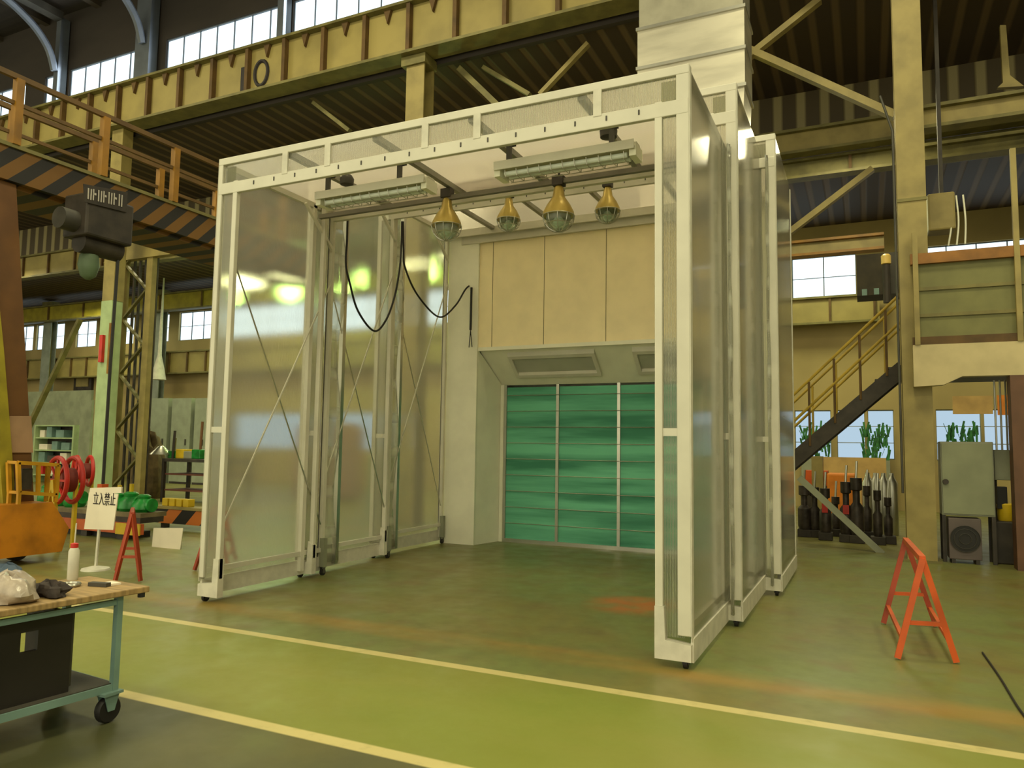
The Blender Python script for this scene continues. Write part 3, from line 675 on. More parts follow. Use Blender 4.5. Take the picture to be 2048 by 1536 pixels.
for a,d in ((ins,.05),(ins,DEP-.05),(LEN-.08,.05),(LEN-.08,DEP-.05)):
    obj('leg',one(bar,tp(a,d,.155),tp(a,d,TZ-.035),.035,.035),TEAL,t)
    w=tp(a,d,.074)+fd*.03
    c=obj('caster',one(lathe,[(.015,-.024),(.066,-.024),(.074,-.012),(.074,.012),(.066,.024),(.015,.024)],w,20,'X'),BLACK,t,smooth=True)
    b=NB(); prism(b,[w+Vector((-.034,-.05,.098)),w+Vector((-.034,.05,.098)),w+Vector((-.034,.02,-.005)),w+Vector((-.034,-.02,-.005))],(.006,0,0))
    prism(b,[w+Vector((.028,-.05,.098)),w+Vector((.028,.05,.098)),w+Vector((.028,.02,-.005)),w+Vector((.028,-.02,-.005))],(.006,0,0))
    box(b,w.x-.05,w.x+.05,w.y-.06,w.y+.06,w.z+.085,w.z+.1); f=obj('caster_fork',b,TEAL,c)
for d in (.05,DEP-.05):
    obj('lower_rail',one(bar,tp(ins,d,.19),tp(LEN-.08,d,.19),.03,.04),TEAL,t); obj('upper_rail',one(bar,tp(ins,d,TZ-.07),tp(LEN-.08,d,TZ-.07),.025,.03),TEAL,t)
for a in (ins,LEN-.08): obj('end_rail',one(bar,tp(a,.05,.19),tp(a,DEP-.05,.19),.03,.04),TEAL,t)
obj('lower_shelf',one(lambda b:prism(b,[tp(ins,.05,.2),tp(LEN-.08,.05,.2),tp(LEN-.08,DEP-.05,.2),tp(ins,DEP-.05,.2)],(0,0,.015))),DGREY,t)
obj('corner_bumper',one(tube,[tp(.04,.02,TZ-.06),tp(.04,.02,TZ-.034)],.02,8),BLACK,t)
# black machine on the shelf with a square hole
t=thing('machine_casing','dark steel machine casing with a square hole on the trolley shelf','machine',tuple(tp(1.1,.3,.215)))
a0,a1_=.42,1.6; d0,d1=.1,DEP-.08; zz=.215; zh=TZ-.1
def pjx(v):
    d=v-CAM; return 1024+F*d.dot(RT)/d.dot(FW), 768-F*d.dot(UP)/d.dot(FW)
def afor(px,d,z):
    lo,hi=0,1.7
    for _ in range(30):
        m=(lo+hi)/2
        if pjx(tp(m,d,z))[0]>px: lo=m
        else: hi=m
    return lo
def zfor(py,a,d):
    lo,hi=0,1.2
    for _ in range(30):
        m=(lo+hi)/2
        if pjx(tp(a,d,m))[1]>py: lo=m
        else: hi=m
    return lo
a0=afor(143,d0,.5); ha=afor(75,d0,.5); hb=afor(40,d0,.5); hz1=zfor(1260,ha,d0); hz0=zfor(1300,ha,d0); zh=TZ-.09
def casing(b,d,dd):
    for (A0,A1,Z0,Z1) in ((a0,ha,zz,zh),(hb,a1_,zz,zh),(ha,hb,zz,hz0),(ha,hb,hz1,zh)):
        prism(b,[tp(A0,d,Z0),tp(A1,d,Z0),tp(A1,d,Z1),tp(A0,d,Z1)],nrm*dd)
b=NB(); casing(b,d0,.03)
obj('side_plates',b,mat('black_machine',(36,32,30),.5,var=.2),t)
b=NB(); prism(b,[tp(a0,d0+.03,zz),tp(a0+.03,d0+.03,zz),tp(a0+.03,d0+.03,zh),tp(a0,d0+.03,zh)],nrm*(d1-d0-.06)); obj('end_plate',b,DARK,t); b=NB(); prism(b,[tp(a1_-.03,d0+.03,zz),tp(a1_,d0+.03,zz),tp(a1_,d0+.03,zh),tp(a1_-.03,d0+.03,zh)],nrm*(d1-d0-.06)); obj('end_plate',b,DARK,t); b=NB(); prism(b,[tp(a1_-.35,d0+.03,zz),tp(a1_-.03,d0+.03,zz),tp(a1_-.03,d0+.03,zh-.05),tp(a1_-.35,d0+.03,zh-.05)],nrm*(d1-d0-.06)); obj('inner_block',b,DARK,t)
obj('rim_ring',one(tube,[tp(a0-.012,d0+.05,zz+.02),tp(a0-.012,d0+.05,zh)],.025,8),DGREY,t)
# things on the worktop
def blob(b,c,rx,ry,rz,seed,amp=.12,nu=22,nv=12,flat=True):
    rd=random.Random(seed); ph=[rd.uniform(0,6) for _ in range(6)]; rows=[]
    for j in range(nv+1):
        v=math.pi*j/nv-math.pi/2; r=[]
        for i in range(nu):
            u_=2*math.pi*i/nu
            k=1+amp*math.sin(3*u_+ph[0]+2*v)+amp*.7*math.sin(5*u_+ph[1]-3*v)+amp*.5*math.sin(7*v+ph[2]+2*u_)
            zc=max(math.sin(v)*rz*k,-rz*.45) if flat else math.sin(v)*rz*k
            r.append(b.verts.new((c[0]+rx*k*math.cos(v)*math.cos(u_),c[1]+ry*k*math.cos(v)*math.sin(u_),c[2]+zc)))
        rows.append(r)
    for A,C in zip(rows,rows[1:]):
        for i in range(nu): b.faces.new((A[i],A[(i+1)%nu],C[(i+1)%nu],C[i]))
    bmesh.ops.remove_doubles(b,verts=b.verts,dist=1e-5)
c=at(12,1192,z=TZ+.03); tag(obj('plastic_bag',one(blob,(c.x,c.y,TZ+.05),.17,.13,.1,3),PLAST,smooth=True),'crumpled clear plastic bag on the left end of the trolley worktop','bag')
c=at(98,1180,z=TZ+.03); tag(obj('work_gloves',one(blob,(c.x,c.y,TZ+.025),.13,.07,.05,5,.18),mat('dark_glove_cloth',(58,48,44),.9,var=.2,scale=20,bump=.4),smooth=True),'dark crumpled gloves lying on the trolley worktop','gloves')
c=at(30,1158,z=TZ+.03)+nrm*.1; tag(obj('blue_cloth',one(blob,(c.x,c.y,TZ+.035),.16,.07,.07,8,.15),BLUE,smooth=True),'folded dull blue cloth behind the plastic bag on the worktop','cloth')
c=at(140,1166,z=TZ+.02); tag(obj('wire_coil',one(tube,[(c.x+.05*math.cos(a),c.y+.05*math.sin(a),TZ+.012) for a in [2*math.pi*k/18 for k in range(18)]],.011,6,close=True),STEEL,smooth=True),'small pale wire coil beside the dark gloves','coil')
c=at(194,1170,z=TZ+.01); tag(obj('steel_tool',one(lambda b:(bar(b,(c.x-.06,c.y,TZ+.012),(c.x+.06,c.y+.03,TZ+.012),.04,.022))),DGREY),'small dark steel tool near the middle of the worktop','tool')
c=at(222,1166,z=TZ+.01); tag(obj('paper_packet',one(lambda b:prism(b,[(c.x-.05,c.y-.03,TZ+.001),(c.x+.04,c.y-.035,TZ+.001),(c.x+.05,c.y+.03,TZ+.001),(c.x-.04,c.y+.035,TZ+.001)],(0,0,.012))),PAPER),'small white paper packet near the right end of the worktop','packet')
cb=at(101,1152,z=TZ)
dd=(cb-p_r).dot(nrm)
if dd>DEP-.06: cb=cb-nrm*(dd-DEP+.06)
t=thing('spray_bottle','white cylindrical bottle with a red collar and thin spout on the trolley','bottle',(cb.x,cb.y,TZ))
sc=.031
hb_=at(100,1090,y=cb.y).z-TZ
obj('bottle_body',one(lathe,[(sc*.9,0),(sc,.01),(sc,hb_*.9),(sc*.7,hb_)],(cb.x,cb.y,TZ),20),FABRIC,t,smooth=True)
obj('red_collar',one(lathe,[(sc*.72,hb_),(sc*.72,hb_+.025),(sc*.3,hb_+.03)],(cb.x,cb.y,TZ),16),RED,t,smooth=True)
obj('spout',one(tube,[(cb.x,cb.y,TZ+hb_+.03),(cb.x+.005,cb.y,TZ+hb_+.15)],.004,6),FABRIC,t)
# ================================================================== GANTRY CRANE
CX=-9.0
t=thing('gantry_crane','orange gantry crane with hazard-striped beam and railings across the upper left','crane',(CX,.7,0))
zw=5.42
ya,yb=-2.5,6.6
obj('striped_beam',one(box,CX,CX+.12,ya,yb,4.98,zw),HAZ,t)
obj('under_stripes',one(box,CX-.9,CX,ya,yb,4.92,4.98),HAZ,t)
obj('walkway',one(box,CX-.95,CX+.15,ya,yb,zw,zw+.05),OLIVE,t)
obj('rear_beam',one(box,CX-.95,CX-.83,ya,yb,4.98,zw),ORANGE,t)
for x,zz2,off in ((CX+.12,6.42,0),(CX-.9,6.42,.55)):
    obj('hand_rail',one(box,x-.03,x+.03,ya,yb,zz2-.07,zz2),mat('rail_brown_orange',(100,72,24),.6,var=.15),t); obj('mid_rail',one(box,x-.02,x+.02,ya,yb,6.0,6.05),MATS['rail_brown_orange'],t)
    y=ya+.2+off
    while y<yb-.2:
        obj('rail_post',one(box,x-.05,x+.05,y-.05,y+.05,zw+.05,6.36),ORANGE,t); y+=1.25
# leg
L0=at(75,1135,x=CX+.1); yl=.55
b=NB(); prism(b,[(CX+.05,at(-20,1000,x=CX).y,.75),(CX+.05,at(64,1000,x=CX).y,.75),(CX+.05,at(24,420,x=CX).y,4.97),(CX+.05,at(-70,420,x=CX).y,4.97)],(-.3,0,0)); obj('leg',b,BROWNLEG,t)
X2=CX+.17; FP=[at(*q,x=X2) for q in ((34,1032),(20,850),(8,700),(-20,420),(-40,420),(-16,700),(-6,850),(8,1032))]
b=NB(); prism(b,FP,(-.12,0,0)); obj('leg_flange',b,YOLIVE,t)
b=NB(); prism(b,[(CX+.055,at(12,900,x=CX).y,at(12,905,x=CX).z),(CX+.055,at(60,900,x=CX).y,at(60,905,x=CX).z),(CX+.055,at(55,835,x=CX).y,at(55,832,x=CX).z),(CX+.055,at(12,835,x=CX).y,at(12,832,x=CX).z)],(.02,0,0)); obj('name_plate',b,PINK,t)
b=NB(); y0=at(0,1120,x=CX).y; y1=at(88,1120,x=CX).y
prism(b,[(CX+.45,y0-1.2,.12),(CX+.45,y1-.06,.12),(CX+.45,y1+.02,.42),(CX+.45,at(62,1010,x=CX).y,.78),(CX+.45,y0-1.2,.78)],(-.7,0,0)); obj('end_truck',b,mat('amber_truck',(196,124,20),.5,var=.2),t)
for yy in (y0-.8,y1-.35): obj('truck_wheel',one(lathe,[(.03,-.05),(.15,-.05),(.15,.05),(.03,.05)],(CX-.05,yy,.15),18,'X'),DARK,t,smooth=True)
# trolley hoist
P=at(205,450,x=CX+.45)
t2=thing('crane_hoist','dark hoist trolley with a white-lettered plate hanging under the orange crane','hoist',(P.x,P.y,4.5))
hy=P.y; hx=CX+.15
obj('hoist_body',one(box,hx+.0,hx+.5,hy-.38,hy+.34,4.4,5.0),DARK,t2,bevel=.03)
obj('hoist_motor',one(tube,[(hx+.25,hy-.6,4.6),(hx+.25,hy-.36,4.6)],.15,14),DGREY,t2,smooth=True)
obj('hoist_drum',one(tube,[(hx+.25,hy-.3,4.34),(hx+.25,hy+.3,4.34)],.15,16),DARK,t2,smooth=True)
b=NB(); s0,s1=at(172,378,x=hx+.53),at(248,412,x=hx+.53); s2,s3=at(246,385,x=hx+.53),at(173,400,x=hx+.53)
pl=NB(); prism(pl,[at(166,368,x=hx+.51),at(254,385,x=hx+.51),at(252,425,x=hx+.51),at(168,404,x=hx+.51)],(.015,0,0)); np_=obj('name_plate',pl,DARK,t2)
for k in range(7):
    f=(k+.5)/7; A=at(174+72*f,376+14*f,x=hx+.53); C=at(174+72*f,398+16*f,x=hx+.53); w=Vector((0,.035,0))
    prism(b,[C-w*.9,C-w*.4,A-w*.2,A-w*.7],(.004,0,0))
    if k%2==0: prism(b,[C+w*.2,C+w*.7,A+w*1.0,A+w*.5],(.004,0,0))
    else: prism(b,[(A+C)/2-w*.5,(A+C)/2+w*.6,(A+C)/2+w*.6+Vector((0,0,.03)),(A+C)/2-w*.5+Vector((0,0,.03))],(.004,0,0))
obj('plate_lettering',b,mat('dull_white_lettering',(190,182,172),.6),np_)
rp=NB(); R0_=at(236,520,x=hx+.3); R1_=at(206,968,x=hx+.3)
tube(rp,[(hx+.3,R0_.y,4.3),(hx+.3,R0_.y-.02,2.6),(hx+.3,R1_.y,max(.95,R1_.z))],.022,6); obj('hoist_cable',rp,BLACK,t2)
obj('pendant_control',one(box,hx+.25,hx+.35,R1_.y-.05,R1_.y+.05,R1_.z-.22,R1_.z),SAW,t2)
obj('hook_block',one(lathe,[(.03,.3),(.12,.25),(.14,.1),(.1,-.05),(.03,-.1)],(hx+.2,hy-.1,3.95),12),mat('grey_green_block',(92,112,84),.6),t2,smooth=True)
# high bay lamps
def highbay(px,py,y,s,label):
    c=at(px,py,y=y); t=thing('high_bay_lamp',label,'lamp',tuple(c),'green-white high bay lamps far on the left')
    ls_=obj('lamp_shade',one(lathe,[(.08*s,.42*s),(.12*s,.3*s),(.3*s,.1*s),(.34*s,.06*s)],c,18),GREY,t,smooth=True)
    obj('lamp_bulb',one(lathe,[(.05*s,.1*s),(.2*s,.06*s),(.22*s,-.08*s),(.1*s,-.16*s)],c,16),LAMPG,ls_,smooth=True)
    ceilz=9.75 if y<12 else 8.3
    obj('lamp_stem',one(tube,[(c.x,c.y,c.z+.4*s),(c.x,c.y,ceilz)],.03,6),DGREY,t)
    l=bpy.data.lights.new('lamp_glow','POINT'); l.energy=260; l.color=(.6,1,.25); l.shadow_soft_size=.3
    lo=bpy.data.objects.new('lamp_glow',l); COL.objects.link(lo); lo.location=(c.x,c.y-.1,c.z-.45)
highbay(40,466,14,1.3,'glowing green-white lamp at the far left edge under the crane')
highbay(368,392,16.5,1.0,'green-white lamp glimpsed between two orange crane railing posts')
highbay(585,560,15,1.0,'green-white lamp added to light the far wall green behind the front left booth wall')  # added fitting and point light, gives the far wall its green cast
highbay(850,520,15,1.0,'green-white lamp added to light the far wall green behind the rear left booth wall')  # second added lamp, spreads the green light further along the rear bay
# ================================================================== LEFT BACKGROUND
def P3(px,py,y): return at(px,py,y=y)
def quadbox(b,px0,py0,px1,py1,y,dep):
    a,c=P3(px0,py1,y),P3(px1,py0,y); box(b,a.x,c.x,y,y+dep,a.z,c.z)
# row of closed grey lockers/panels
yy=15
for i,(x0,x1) in enumerate(((292,338),(340,384),(386,418))):
    a,c=P3(x0,880,yy),P3(x1,796,yy)
    t=thing('wall_cabinet',['left','middle','right'][i]+' one of three pale grey-green tall cabinets against the rear wall left of the booth','cabinet',((a.x+c.x)/2,yy,0),'pale grey cabinets along the rear left')
    cb_=obj('cabinet_body',one(box,a.x+.02,c.x-.02,yy,yy+.6,0,c.z),mat('pale_cabinet',(150,158,134),.5,var=.08),t)
    obj('door_handle',one(box,c.x-.25,c.x-.2,yy-.04,yy,c.z*.45,c.z*.52),DGREY,cb_); obj('plinth',one(box,a.x+.06,c.x-.06,yy-.01,yy,0,.08),DARK,t)
# shelf rack far left
yy=12.5; a,c=P3(58,1010,yy),P3(148,850,yy)
t=thing('shelving_unit','pale green steel shelf rack with boxes at the far left behind the crane leg','shelves',((a.x+c.x)/2,yy,0))
for x in (a.x,c.x-.06): obj('upright',one(box,x,x+.08,yy,yy+.5,0,c.z),LGREEN,t)
for k in range(5): obj('shelf',one(box,a.x+.08,c.x-.06,yy+.02,yy+.5,.25+k*(c.z-.3)/4,.3+k*(c.z-.3)/4),LGREEN,t)
obj('back_panel',one(box,a.x+.08,c.x-.06,yy+.5,yy+.52,.1,c.z),DARK,t)
rd=random.Random(3); n=0
for k in range(4):
    x=a.x+.2
    while x<c.x-.7:
        w=rd.uniform(.25,.5); h=rd.uniform(.2,.4); z0=.3+k*(c.z-.3)/4
        m,cn=rd.choice(((PAPER,'white'),(DGREY,'dark grey'),(RED,'red'),(TEAL,'grey-green')))
        tag(obj('storage_box',one(box,x,x+w,yy+.1,yy+.45,z0,z0+h),m,bevel=.01),cn+' storage box on the far-left shelf rack','box','storage boxes on the far-left shelf rack'); x+=w+rd.uniform(.08,.3)
# grey door leaf beside rack
a,c=P3(152,960,12.6),P3(184,800,12.6); tag(obj('steel_partition',one(box,a.x,c.x,12.6,12.7,0,c.z),mat('partition_grey',(140,146,118),.6)),'pale grey-green partition panel right of the far-left shelf rack','partition')
a,c=P3(50,860,14.2),P3(182,800,14.2); tag(obj('steel_partition',one(box,a.x,c.x,14.2,14.3,0,c.z+.4),MATS['partition_grey']),'long low partition behind the far-left shelf rack','partition')
# notice board pair
a,c=P3(120,780,17.2),P3(158,738,17.2); t=thing('notice_board','dark framed board high on the rear wall at the far left','board',((a.x+c.x)/2,17.3,a.z))
obj('board_frame',one(box,a.x,c.x,17.86,17.96,a.z,c.z),DARK,t); obj('board_sheet',one(box,a.x+.2,c.x-.2,17.83,17.859,a.z+.2,c.z-.2),BEIGE,t)
# hose reels
def reel(px,py,y,r,yaw,label):
    c=at(px,py,x=y); t=thing('hose_reel',label,'hose reel',(c.x,c.y,0),'red hose reels on the left')
    d=Vector((math.cos(yaw),math.sin(yaw),0)); n_=Vector((-d.y,d.x,0))
    for s in (-.11,.11):
        ring=[c+d*(r*math.cos(a))+Vector((0,0,r*math.sin(a)))+n_*s for a in [2*math.pi*k/28 for k in range(28)]]
        obj('reel_rim',one(tube,ring,.035,8,close=True),RED,t,smooth=True)
    obj('reel_drum',one(tube,[c-n_*.11,c+n_*.11],r*.55,18),mat('dark_red_drum',(120,40,30),.6),t,smooth=True)
    b=NB()
    for k in range(4):
        a=math.pi*k/4; e=d*(r*math.cos(a))+Vector((0,0,r*math.sin(a))); bar(b,c-e+n_*.11,c+e+n_*.11,.03)
    obj('spokes',b,RED,t)
    b=NB(); bar(b,c+n_*.16,Vector((c.x,c.y,0))+n_*.16+d*.3,.05); bar(b,c+n_*.16,Vector((c.x,c.y,0))+n_*.16-d*.3,.05); bar(b,c-n_*.16,Vector((c.x,c.y,0))-n_*.16,.05); obj('stand',b,YELLOW,t)
reel(130,960,-9.6,.33,2.95,'larger red reel rim beside the yellow cage at the left')
reel(166,942,-12.2,.27,2.75,'smaller red reel seen just left of the pale green column')
# yellow tube cage
xk=-8.57; A=[at(*q,x=xk) for q in ((36,925),(116,930),(112,990),(38,985))]
t=thing('yellow_cage','yellow tubular cage frame on the amber truck at the foot of the gantry leg','frame',(xk,(A[0].y+A[1].y)/2,.78))
AM=mat('amber_paint',(196,142,20),.5,var=.15)
for k in range(2):
    o=Vector((-.2*k,0,0)); obj('side_frame',one(lambda b:[bar(b,A[i]+o,A[(i+1)%4]+o,.045) for i in range(4)]),AM,t)
for i in (2,3):
    for k in (0,1): obj('leg',one(bar,A[i]+Vector((-.2*k,0,0)),Vector((xk-.2*k,A[i].y,.78)),.04),AM,t)
for i in range(4): obj('link_bar',one(bar,A[i],A[i]+Vector((-.2,0,0)),.035),AM,t)
mid=(A[0]+A[1])/2; lo=(A[2]+A[3])/2
obj('mid_bar',one(bar,mid,lo,.04),AM,t)
obj('inner_box',one(box,xk-.17,xk-.03,A[3].y+.04,mid.y-.05,A[3].z+.03,A[0].z-.08),DARK,t)
# tool bench platform with green castings
y=2.9
t=thing('steel_platform','long low steel platform with orange front edge behind the white sign','platform',(-10.8,y,0))
a,c=P3(84,1068,y),P3(282,1012,y)
zt_=.36
obj('deck',one(box,a.x-.6,c.x,y,y+.5,zt_,zt_+.07),mat('worn_grey_timber',(126,112,80),.7,var=.2),t)
obj('orange_edge',one(box,a.x-.6,c.x+.1,y-.08,y-.001,.1,.27),mat('rust_orange',(196,92,44),.6,var=.2),t)
obj('dark_recess',one(box,a.x-.5,c.x,y-.0,y+.45,.27,.36),DARK,t)
obj('skid',one(box,a.x-.3,c.x-.3,y+.05,y+.45,0,.1),BLACK,t)
for k in range(3): obj('support_foot',one(box,a.x+.2+k*.9,a.x+.35+k*.9,y-.05,y+.05,0,.1),DARK,t)
obj('yellow_end',one(box,c.x-.45,c.x+.12,y-.1,y-.081,.09,.27),YELLOW,t)
for i,(px,r,ln) in enumerate(((92,.2,.5),(120,.24,.5),(150,.26,.6),(238,.22,.4),(262,.28,.45),(288,.26,.4))):
    r*=.72; ln*=.72; c=P3(px,1000,y+.25); zz=zt_+.07
    t=thing('green_casting',['leftmost small','second','third bulky','fourth, right of the white sign,','largest upright','rightmost'][i]+' glossy green casting on the low steel platform','casting',(c.x,y+.25,zz),'green machine castings on the platform')
    obj('casting_body',one(lathe,[(r*.8,0),(r,.05),(r*.95,ln*.5),(r*.55,ln*.75),(r*.6,ln*.9),(r*.35,ln*.9+.03)],(c.x,y+.25,zz),16),GREEN,t,smooth=True)
    obj('casting_flange',one(lathe,[(r*.3,-.02),(r*.6,-.02),(r*.6,.03),(r*.3,.03)],(c.x+r*.95,y+.25,zz+ln*.4),12,'X'),GREEN,t,smooth=True)
    if i in (3,4): obj('valve_stem',one(tube,[(c.x,y+.25,zz+ln*.9),(c.x,y+.25,zz+ln*.9+.16)],.035,8),YELLOW,t)
# hazard striped barrier
y=4.3; a,c=P3(300,1052,y),P3(430,1018,y)
t=thing('striped_barrier','low black and orange hazard-striped steel barrier left of the booth','barrier',((a.x+c.x)/2,y,0))
obj('striped_board',one(box,a.x,c.x+.3,y,y+.06,.1,.36),HAZX,t)
obj('top_ledge',one(box,a.x,c.x+.3,y-.02,y+.3,.36,.41),BEIGE,t)
for x in (a.x+.2,c.x): obj('barrier_leg',one(box,x,x+.08,y+.07,y+.2,0,.36),DARK,t)
for k in range(4):
    p=P3(324+k*14,1018,y); tag(obj('yellow_block',one(box,p.x-.07,p.x+.07,y+.05,y+.2,.41,.55),YELLOW,bevel=.01),['first from the left','second from the left','third from the left','rightmost'][k]+' of the small yellow blocks on the hazard-striped barrier ledge','block','small yellow blocks on the barrier')
# cluttered machine bench behind barrier
y=8.6; a,c=P3(320,1000,y),P3(420,890,y)
t=thing('machine_bench','dark steel workbench with shelves behind the hazard-striped barrier','bench',((a.x+c.x)/2,y,0))
ztop=at(370,918,y=y).z
obj('bench_top',one(box,a.x,c.x+.6,y,y+.9,ztop-.08,ztop),DARK,t)
for k in range(2): obj('bench_shelf',one(box,a.x+.05,c.x+.55,y+.05,y+.85,.3+k*.42,.34+k*.42),mat('red_brown_shelf',(96,52,38),.6),t)
for x in (a.x,c.x+.52): 
    for dy in (0,.82): obj('bench_leg',one(box,x,x+.08,y+dy,y+dy+.08,0,ztop-.08),DARK,t)
for k,(px,h,m,nm) in enumerate(((345,.75,DARK,'thin dark upright pipe'),(392,1.0,BROWNLEG,'tall brown upright pipe'),(332,.55,OLIVE,'short olive upright pipe'))):
    p=P3(px,918,y+.3); tag(obj('upright_pipe',one(tube,[(p.x,y+.3+.12*k,ztop),(p.x+.04,y+.3+.12*k,ztop+h)],.035,8),m,smooth=True),nm+' standing on the dark workbench left of the booth','pipe')
p=P3(342,905,y+.2); tag(obj('desk_lamp',one(lathe,[(.04,.34),(.1,.3),(.28,.12),(.3,.1)][::-1],(p.x-.5,y+.3,ztop+.0),16),STEEL,smooth=True),'shiny dome-shaped cover on the left end of the dark workbench','cover')
for k in range(4):
    p=P3(352+k*16,910,y+.5); m=[GREEN,YELLOW,GREY,GREEN][k]
    tag(obj('parts_bin',one(box,p.x-.16,p.x+.16,y+.35,y+.7,ztop,ztop+.2+.05*(k%2)),m,bevel=.02),['leftmost green','yellow','grey','rightmost green'][k]+' parts bin on the dark workbench','bin','parts bins on the workbench')
# lattice machine / wrapped equipment beside column
y=8.9; a=P3(262,1000,y)
tag(obj('covered_machine',one(blob,(a.x,y+.5,.54),.55,.4,1.2,12,.1),mat('brown_tarpaulin',(104,86,50),.8,var=.3,scale=4,bump=.4),smooth=True),'brown shrouded machine standing against the laced column on the left','machine')
# roll of grey drums, white wall lamp cone etc.
c=P3(318,735,15.5); tag(obj('cone_lamp',one(lathe,[(.3,-.5),(.22,-.1),(.08,.5),(.03,8.28-c.z)][::-1],(c.x,c.y,c.z),12),FABRIC,smooth=True),'white conical lamp hanging below the far-left girder','lamp')
for i,px in enumerate((302,312)):
    c=P3(px,772,17.8); tag(obj('fire_bucket',one(lathe,[(.1,-.42),(.16,.42)],(c.x,17.84,c.z),12),RED,smooth=True),['left','right'][i]+' one of two small red cylinders on the rear wall left of the booth','cylinder')
# big roller shutter & purplish drum seen hazily through the left panel
tag(obj('storage_tank',one(lathe,[(.9,0),(1.0,.1),(1.0,2.0),(.85,2.2),(.2,2.3)],(-13.2,12.2,0),24),mat('faded_rose_tank',(150,116,98),.6),smooth=True),'faded rose storage tank seen hazily through the left booth wall','tank')
tag(obj('green_tank',one(lathe,[(.3,0),(.32,.1),(.32,1.3),(.1,1.5)],(-8.6,8.4,0),20),mat('soft_green',(90,130,90),.6),smooth=True),'green upright cylinder seen hazily through the rear left booth panel','cylinder')
# ================================================================== RIGHT SIDE: mezzanine, stairs, equipment
MY=6.9
t=thing('mezzanine','beige steel mezzanine with ribbed parapet beside the right column','mezzanine',(5,8,0))
xm=at(1826,700,y=MY).x
zg0,zg1=2.72,3.2
obj('edge_girder',one(box,xm,14,MY,MY+.2,zg0,zg1),mat('pale_beige',(196,180,136),.55,var=.08),t)
b=NB(); prism(b,[(xm,MY,2.58),(xm+.38,MY,2.6),(xm+.62,MY,2.72),(xm,MY,2.72)],(0,.2,0)); obj('haunch',b,MATS['pale_beige'],t)
obj('deck_slab',one(box,xm,14,MY+.2,12,3.05,3.2),DGREY,t)
obj('kick_plate',one(box,xm,14,MY+.02,MY+.06,zg1,zg1+.12),RUST,t)
obj('parapet_panel',one(box,xm+.05,14,MY+.08,MY+.12,zg1+.12,4.42),mat('parapet_green_grey',(116,114,66),.6,var=.1),t)
b=NB()
for z in (3.62,4.02): box(b,xm+.05,14,MY+.05,MY+.08,z,z+.05)
obj('parapet_rib',b,OLIVE,t)
obj('top_rail',one(box,xm,14,MY,MY+.12,4.42,4.58),mat('dim_orange',(150,100,36),.6,var=.2),t)
for x in (xm+.03,at(2032,600,y=MY).x,6.4): obj('parapet_post',one(box,x,x+.07,MY-.02,MY+.05,zg1,6.0 if x>3 else 4.9),BEIGE,t)
obj('support_post',one(box,at(2026,900,y=MY).x,at(2026,900,y=MY).x+.35,MY,MY+.3,0,zg0),mat('brown_post',(104,70,48),.6,var=.15),t)
for x in (8,12): obj('support_post',one(box,x,x+.3,MY,MY+.3,0,zg0),MATS['brown_post'],t)
# stairs
t=thing('staircase','steel staircase with yellow handrails climbing to the mezzanine behind the booth','stairs',(.2,8.2,0))
sa,sb=Vector((-1.42,8.0,0)),Vector((1.75,8.0,3.08))
for yy in (8.0,8.85): obj('stringer',one(bar,(sa.x,yy,.12),(sb.x,yy,2.98),.06,.24),DARK,t)
b=NB()
for k in range(16):
    f=(k+.5)/16; p=sa+(sb-sa)*f; box(b,p.x-.12,p.x+.12,8.03,8.82,p.z-.015,p.z+.015)
obj('treads',b,DGREY,t)
YH=mat('handrail_ochre',(176,146,46),.5,var=.15)
for yy in (7.97,8.88):
    for h in (.55,1.0): obj('hand_rail',one(tube,[(sa.x,yy,h+.1),(sb.x,yy,h+3.2)],.024,8),YH,t,smooth=True)
    for k in range(8):
        f=(k+.4)/8; p=sa+(sb-sa)*f; obj('baluster',one(tube,[(p.x,yy,p.z),(p.x,yy,p.z+1.08)],.02,8),RUST if yy<8.5 else YH,t,smooth=True)
obj('support_strut',one(bar,at(1598,955,y=7.95),at(1765,1108,y=7.95),.07,.1),GREY,t)
# cabinet & fan
y=7.35
a,c=P3(1884,1030,y),P3(1986,884,y)
t=thing('control_cabinet','grey-green steel control cabinet right of the tall column','cabinet',((a.x+c.x)/2,y,0))
obj('cabinet_body',one(box,a.x,c.x,y,y+.4,a.z,c.z),GREY,t,bevel=.01)
dr_=obj('cabinet_door',one(box,a.x+.02,c.x-.02,y-.02,y,a.z+.03,c.z-.03),mat('door_grey_green',(134,138,108),.5,var=.08),t)
obj('door_latch',one(lathe,[(.01,-.03),(.04,-.03),(.04,0),(.01,0)],(a.x+.06,y-.02,(a.z+c.z)/2-.05),12,'Y'),DARK,dr_)
obj('cabinet_stand',one(lambda b:[box(b,x,x+.05,yy,yy+.05,0,a.z) for x in (a.x,c.x-.05) for yy in (y,y+.35)]),DARK,t)
t=thing('outdoor_fan_unit','dark round-grilled fan unit on the floor beneath the grey control cabinet','fan unit',(a.x+.3,y,0))
x0,x1=a.x+.07,P3(1962,1080,y).x
obj('unit_case',one(box,x0,x1,y-.1,y+.25,.06,a.z-.03),mat('case_mauve_grey',(96,84,82),.6,var=.1),t,bevel=.01)
cc=((x0+x1)/2,y-.1,(a.z)/2+.02); r=(x1-x0)*.46
obj('fan_opening',one(lathe,[(.002,-.014),(r,-.014),(r,0),(.002,0)],cc,28,'Y'),BLACK,t,smooth=True)
obj('fan_grille',one(lambda b:[tube(b,[(cc[0]+q*math.cos(w_),y-.125,cc[2]+q*math.sin(w_)) for w_ in [2*math.pi*k/24 for k in range(24)]],.004,5,close=True) for q in (r*.4,r*.75,r)]),DGREY,t)
obj('unit_feet',one(lambda b:[box(b,x,x+.05,y-.1,y+.25,0,.06) for x in (x0+.03,x1-.08)]),DARK,t)
